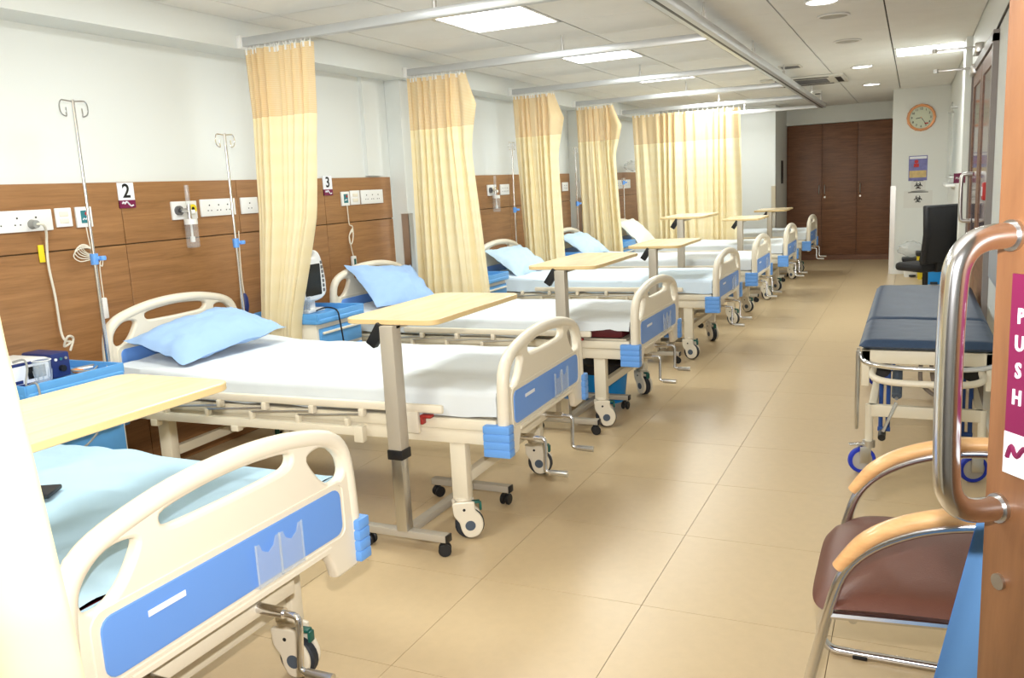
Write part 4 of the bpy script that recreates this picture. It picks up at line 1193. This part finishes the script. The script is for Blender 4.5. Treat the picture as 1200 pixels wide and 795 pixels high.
for q, (yy, zz, ln) in enumerate(((0.42, 2.165, 0.30), (0.75, 2.06, 0.28))):
    c = obj('door_closer', MB().bx(-0.05, 0, yy - 0.12, yy + 0.12, zz - 0.035, zz + 0.03, 0.006), steel, d2)
    obj('closer_arm', MB().bx(-ln, -0.03, yy - 0.012, yy + 0.012, zz + 0.006, zz + 0.02, 0.002).cyl((-ln + 0.01, yy, zz), (-ln + 0.01, yy, zz + 0.026), 0.018, seg=12), steel, c)
t = thing('fire_call_point', 'red fire call point on the right wall', 'call point', (XR, 5.53, 1.245))
obj('box', MB().bx(-0.045, 0, -0.05, 0.05, -0.05, 0.05, 0.008), red, t)
obj('glass_face', MB().bx(-0.048, -0.044, -0.03, 0.03, -0.025, 0.025), print_white, t)
t = thing('switch_plate', 'small white switch above the red call point', 'switch', (XR, 5.5, 1.37))
obj('plate', MB().bx(-0.01, 0, -0.04, 0.04, -0.045, 0.045, 0.003), white_pl, t)
obj('rocker', MB().bx(-0.014, -0.008, -0.016, 0.016, -0.02, 0.02, 0.002), ivory, t)
c = catmull([(XR - 0.005, 6.6, 2.10), (XR - 0.012, 6.2, 2.045), (XR - 0.012, 5.8, 2.06), (XR - 0.006, 5.4, 2.12), (XR - 0.006, 4.0, 2.16)], 8)
tag(obj('wall_cable', MB().tube(c, 0.006, 6), black), 'black cable draped along the right wall from the door closer', 'cable')

# ================================================================== stretcher trolley
SY0, SY1, SX0, SX1 = 4.05, 6.05, -0.205, 0.345
t = thing('stretcher_trolley', 'cream steel patient trolley with blue wheels by the right wall', 'trolley', (0, 0, 0))
SXM = (SX0 + SX1) / 2
obj('top_frame', MB().bx(SX0 + 0.01, SX0 + 0.05, SY0, SY1, 0.545, 0.605, 0.004).bx(SX1 - 0.05, SX1 - 0.01, SY0, SY1, 0.545, 0.605, 0.004)
    .bx(SX0 + 0.01, SX1 - 0.01, SY0, SY0 + 0.04, 0.545, 0.605, 0.004).bx(SX0 + 0.01, SX1 - 0.01, SY1 - 0.04, SY1, 0.545, 0.605, 0.004).bx(SX0 + 0.03, SX1 - 0.03, SY0 + 0.02, SY1 - 0.02, 0.575, 0.603), cream_metal, t)
obj('push_hoop', MB().tube(catmull([(SX0 + 0.01, SY0 + 0.02, 0.585), (SX0 + 0.03, SY0 - 0.07, 0.565), (SX0 + 0.12, SY0 - 0.11, 0.555), (SXM, SY0 - 0.12, 0.552), (SX1 - 0.12, SY0 - 0.11, 0.555), (SX1 - 0.03, SY0 - 0.07, 0.565), (SX1 - 0.01, SY0 + 0.02, 0.585)], 6), 0.011, 10), chrome, t)
obj('bumper_hoop', MB().tube(catmull([(SX0 + 0.06, SY0 + 0.02, 0.515), (SX0 + 0.065, SY0 - 0.06, 0.495), (SX0 + 0.14, SY0 - 0.10, 0.485), (SXM, SY0 - 0.105, 0.483), (SX1 - 0.14, SY0 - 0.10, 0.485), (SX1 - 0.065, SY0 - 0.06, 0.495), (SX1 - 0.06, SY0 + 0.02, 0.515)], 6), 0.015, 10), cream, t)
obj('lower_frame', MB().bx(SX0 + 0.045, SX1 - 0.045, SY0 + 0.09, SY0 + 0.12, 0.275, 0.33, 0.004).bx(SX0 + 0.045, SX1 - 0.045, SY1 - 0.12, SY1 - 0.09, 0.275, 0.33, 0.004)
    .bx(SX0 + 0.04, SX0 + 0.075, SY0 + 0.1, SY1 - 0.1, 0.285, 0.33, 0.004).bx(SX1 - 0.075, SX1 - 0.04, SY0 + 0.1, SY1 - 0.1, 0.285, 0.33, 0.004), cream_metal, t)
obj('head_bracket', MB().bx(SX0 + 0.012, SX0 + 0.045, SY0 + 0.0, SY0 + 0.03, 0.44, 0.56, 0.003).bx(SX1 - 0.045, SX1 - 0.012, SY0, SY0 + 0.03, 0.44, 0.56, 0.003), cream_metal, t)
for sx in (SX0 + 0.045, SX1 - 0.045):
    for sy in (SY0 + 0.105, SY1 - 0.105):
        obj('post', MB().cyl((0, 0, 0.15), (0, 0, 0.33), 0.017, seg=14), cream_metal, t, (sx, sy, 0), key='spost')
        c = obj('caster_fork', lambda: MB().cyl((0, 0, 0.125), (0, 0, 0.155), 0.028, seg=16).bx(-0.045, 0.005, -0.022, -0.017, 0.05, 0.13, 0.002).bx(-0.045, 0.005, 0.017, 0.022, 0.05, 0.13, 0.002), steel, t, (sx, sy, 0), (0, 0, 0.35), key='sfork')
        obj('tyre', lambda: MB().lathe([(0.046, -0.013), (0.058, -0.013), (0.062, -0.008), (0.062, 0.008), (0.058, 0.013), (0.046, 0.013), (0.046, -0.013)], (-0.03, 0, 0.062), 'Y', 28), tyre_blue, c, key='styre')
        obj('wheel_disc', lambda: MB().lathe([(0, -0.012), (0.012, -0.014), (0.03, -0.008), (0.047, -0.009), (0.047, 0.009), (0.03, 0.008), (0.012, 0.014), (0, 0.012)], (-0.03, 0, 0.062), 'Y', 24), mat('wheel_grey', (188, 184, 178), 0.4), c, key='sdisc')
        obj('brake_tab', lambda: MB().bx(-0.09, -0.02, -0.015, 0.015, 0.135, 0.143, 0.003), chrome, c, key='stab')
for sx in (SX0 + 0.10, SX1 - 0.10):
    for sy in (SY0 + 0.30, SY1 - 0.35):
        obj('lift_leg', MB().tube([(sx - 0.012, sy, 0.16), (sx - 0.012, sy + 0.02, 0.55)], 0.010, 8).tube([(sx + 0.02, sy, 0.16), (sx + 0.02, sy + 0.02, 0.55)], 0.010, 8).bx(sx - 0.025, sx + 0.032, sy - 0.01, sy + 0.01, 0.15, 0.17, 0.003), mat('blue_steel', (40, 78, 150), 0.4), t)
for sx in (SX0 + 0.09, SX1 - 0.09):
    obj('rubber_buffer', MB().cyl((sx, SY0 + 0.18, 0.48), (sx, SY0 + 0.24, 0.48), 0.04, seg=18), black, t)
cx_ = -0.045
cr = obj('crank', MB().cyl((cx_, SY0 - 0.055, 0.40), (cx_ + 0.0, SY0 + 0.12, 0.51), 0.008, seg=10).tube([(cx_, SY0 - 0.06, 0.385), (cx_ - 0.055, SY0 - 0.08, 0.245)], 0.007, 8), chrome, t)
obj('crank_sleeve', MB().cyl((cx_, SY0 - 0.04, 0.41), (cx_, SY0 + 0.10, 0.505), 0.021, seg=16), hubgrey, cr)
obj('crank_knob', MB().cyl((cx_ - 0.055, SY0 - 0.11, 0.235), (cx_ - 0.055, SY0 - 0.06, 0.245), 0.016, seg=14), black, cr)
obj('foot_lever', MB().tube(chaikin([(SX0 - 0.004, SY0 - 0.0, 0.60), (SX0 - 0.006, SY0, 0.28), (SX0 - 0.006, SY0 + 0.02, 0.235), (SX0 - 0.006, SY0 + 0.05, 0.235), (SX0 - 0.006, SY0 + 0.07, 0.28), (SX0 - 0.004, SY0 + 0.07, 0.60)], 2), 0.008, 8), steel, t)
obj('hose', MB().tube(catmull([(0.05, SY0 + 0.1, 0.55), (0.05, SY0 + 0.1, 0.45), (0.09, SY0 + 0.1, 0.40), (0.13, SY0 + 0.12, 0.38), (0.16, SY0 + 0.12, 0.43), (0.17, SY0 + 0.14, 0.53)], 6), 0.009, 8)
    .tube(catmull([(0.09, SY0 + 0.16, 0.55), (0.10, SY0 + 0.16, 0.45), (0.13, SY0 + 0.16, 0.36), (0.17, SY0 + 0.15, 0.45), (0.20, SY0 + 0.15, 0.54)], 6), 0.009, 8), hose, t)
t2 = thing('trolley_mattress', 'navy two-section mattress pad on the patient trolley', 'mattress', (0, 0, 0.606))


def pad(y0, y1, sd):
    mb = MB()

    def g(u, v):
        U, V = 2 * u - 1, 2 * v - 1
        e = max(0.0, 1 - max(abs(U), 0) ** 14) ** 0.5 * max(0.0, 1 - abs(V) ** 26) ** 0.5
        return ((SX0 + SX1) / 2 + U * (SX1 - SX0) / 2, (y0 + y1) / 2 + V * (y1 - y0) / 2, 0.018 + 0.032 * e + 0.003 * nz(U * 3, V * 4, sd) * e)
    mb.grid(24, 40, g)
    mb.grid(24, 40, lambda u, v: (g(u, v)[0], g(u, v)[1], 0.018 - (g(u, v)[2] - 0.018) * 0.45), True)
    return mb


obj('foot_pad', pad(SY0 - 0.02, SY0 + 0.60, 1), navy, t2, ang=60)
obj('back_pad', pad(SY0 + 0.605, SY1 + 0.02, 2), navy, t2, ang=60)

# ================================================================== visitor chair
t = thing('visitor_chair', 'brown leatherette visitor chair with wooden armrests on a chrome sled frame', 'chair', (0, 0, 0))
YN, YF = 1.95, 2.47
st = MB()


def seat(sgn):
    def g(u, v):
        U, V = 2 * u - 1, 2 * v - 1
        e = max(0, 1 - abs(U) ** 5) ** 0.45 * max(0, 1 - abs(V) ** 5) ** 0.45
        # superellipse outline
        k = 1 / max(1e-6, (abs(U) ** 5 + abs(V) ** 5) ** 0.2) * max(abs(U), abs(V)) if (U or V) else 1
        return (0.045 + U * k * 0.245, 2.205 + V * k * (0.265 - 0.02 * U), 0.425 + (0.038 if sgn > 0 else -0.03) * e - 0.028 * max(0, -U) ** 3 + 0.004 * math.sin(V * 3))
    return g


st.grid(26, 26, seat(1)).grid(26, 26, seat(-1), True)
obj('seat', st, brown_leather, t, ang=60)
bk = MB()
bk.grid(16, 16, lambda u, v: (0.30 + 0.045 * v - 0.02 + 0.02 * (2 * u - 1) ** 2, 2.0 + 0.41 * u, 0.58 + 0.30 * v))
bk.grid(16, 16, lambda u, v: (0.335 + 0.045 * v - 0.02 + 0.02 * (2 * u - 1) ** 2 - 0.03 * (abs(2 * u - 1) ** 6 + abs(2 * v - 1) ** 6 > 0.9), 2.0 + 0.41 * u, 0.58 + 0.30 * v), True)
obj('backrest', bk, brown_leather, t, ang=60)
for yy in (YN, YF):
    path = [(0.30, yy, 0.012), (-0.02, yy, 0.012), (-0.13, yy, 0.012), (-0.19, yy, 0.02), (-0.215, yy, 0.07), (-0.205, yy, 0.16), (-0.175, yy, 0.30), (-0.145, yy, 0.43), (-0.115, yy, 0.51), (-0.06, yy, 0.568), (0.02, yy, 0.612), (0.10, yy, 0.635), (0.18, yy, 0.645), (0.27, yy, 0.645), (0.305, yy, 0.66), (0.325, yy, 0.72), (0.335, yy, 0.84)]
    obj('sled_tube', MB().tube(catmull(path, 4), 0.0125, 12), chrome, t)
    obj('glide', MB().bx(-0.125, -0.085, yy - 0.016, yy + 0.016, 0.0, 0.012, 0.003), black, t)
    arm = catmull([(-0.135, yy, 0.51), (-0.085, yy, 0.574), (-0.03, yy, 0.615), (0.04, yy, 0.645), (0.12, yy, 0.664), (0.20, yy, 0.672), (0.27, yy, 0.672)], 4)
    n = len(arm)
    obj('armrest', MB().tube(arm, [0.024 * (0.72 + 0.28 * min(1, i / 4, (n - 1 - i) / 3)) for i in range(n)], 12, flat=0.8), wood_arm, t)
obj('cross_tube', MB().cyl((0.285, YN, 0.012), (0.285, YF, 0.012), 0.0115, seg=12), chrome, t)
obj('seat_bar', MB().cyl((-0.10, YN, 0.385), (-0.10, YF, 0.385), 0.010, seg=12).cyl((0.16, YN + 0.02, 0.39), (0.16, YF - 0.02, 0.39), 0.010, seg=12).tube([(-0.15, YN + 0.0, 0.39), (0.16, YN + 0.03, 0.395)], 0.010, 8).tube([(-0.15, YF, 0.39), (0.16, YF - 0.03, 0.395)], 0.010, 8), chrome, t)

# ================================================================== entrance door (near right)
E0 = Vector((0.089, 1.14, 0)); dirv = Vector((0.60, -0.80, 0)).normalized(); nrm = Vector((-0.80, -0.60, 0)).normalized()
MD = Matrix(((dirv.x, nrm.x, 0, E0.x), (dirv.y, nrm.y, 0, E0.y), (0, 0, 1, 0), (0, 0, 0, 1)))
d1 = bpy.data.objects.new('door_1', None); COL.objects.link(d1); d1.matrix_world = MD
tag(d1, 'open brown wooden entrance door with a steel pull handle and PUSH sign', 'door', kind='structure')
# local: x along the leaf from the free edge, y out of the visible face, z up
obj('leaf', MB().bx(0.0, 0.93, -0.042, 0.0, 0.01, 2.08, 0.002), wood_door, d1)
hxx = 0.024
h = obj('pull_handle', MB().tube(chaikin([(hxx, 0.0, 1.318), (hxx, 0.040, 1.318), (hxx, 0.066, 1.303), (hxx, 0.077, 1.27), (hxx, 0.077, 1.04), (hxx, 0.066, 1.007), (hxx, 0.040, 0.992), (hxx, 0.0, 0.992)], 3), 0.0148, 20), chrome, d1)
for z in (1.318, 0.992):
    obj('rose', MB().lathe([(0.0, 0.0), (0.018, 0.0), (0.018, 0.005), (0.0, 0.005)], (hxx, 0, z), 'Y', 20), steel, h)
obj('keyhole', MB().lathe([(0.0, 0.0), (0.010, 0.0), (0.010, 0.004), (0.0, 0.004)], (0.03, 0, 0.90), 'Y', 16), steel, d1)
sg = obj('push_sign', MB().bx(0.029, 0.105, 0.0, 0.003, 1.04, 1.275), magenta, d1)
MF = Matrix(((-1, 0, 0, 0), (0, 0, 1, 0), (0, 1, 0, 0), (0, 0, 0, 1)))
lt = MB()
for q, ch in enumerate('PUSH'):
    lt.text(ch, 0.025, TR(0.045, 0.0036, 1.227 - q * 0.0315) @ Matrix(((0.78, 0, 0, 0), (0, 0, 1, 0), (0, 1, 0, 0), (0, 0, 0, 1))))
obj('lettering', lt, print_white, sg)
obj('logo_patch', MB().bx(0.029, 0.105, 0.0, 0.0034, 1.04, 1.09), print_white, sg)
obj('swash_logo', MB().tube(catmull([(0.036, 0.004, 1.06), (0.042, 0.004, 1.075), (0.05, 0.004, 1.064), (0.065, 0.004, 1.078), (0.095, 0.004, 1.055)], 4), 0.003, 5), magenta, sg)

# pale blue cloth hanging behind the door
cl = MB()
cl.grid(30, 20, lambda u, v: (0.108 - 0.145 * v + 0.30 * u + 0.0 * v, 1.42 + 0.10 * u + 0.014 * math.sin(u * 17 + 2 * v) * (0.4 + v), 0.885 - 0.80 * v))
cl.grid(30, 20, lambda u, v: (0.108 - 0.145 * v + 0.30 * u + 0.0 * v, 1.43 + 0.10 * u + 0.014 * math.sin(u * 17 + 2 * v) * (0.4 + v), 0.885 - 0.80 * v), True)
tag(obj('hanging_cloth', cl, drape_blue, None, ang=70), 'plain light blue cloth hanging behind the open wooden door', 'cloth')
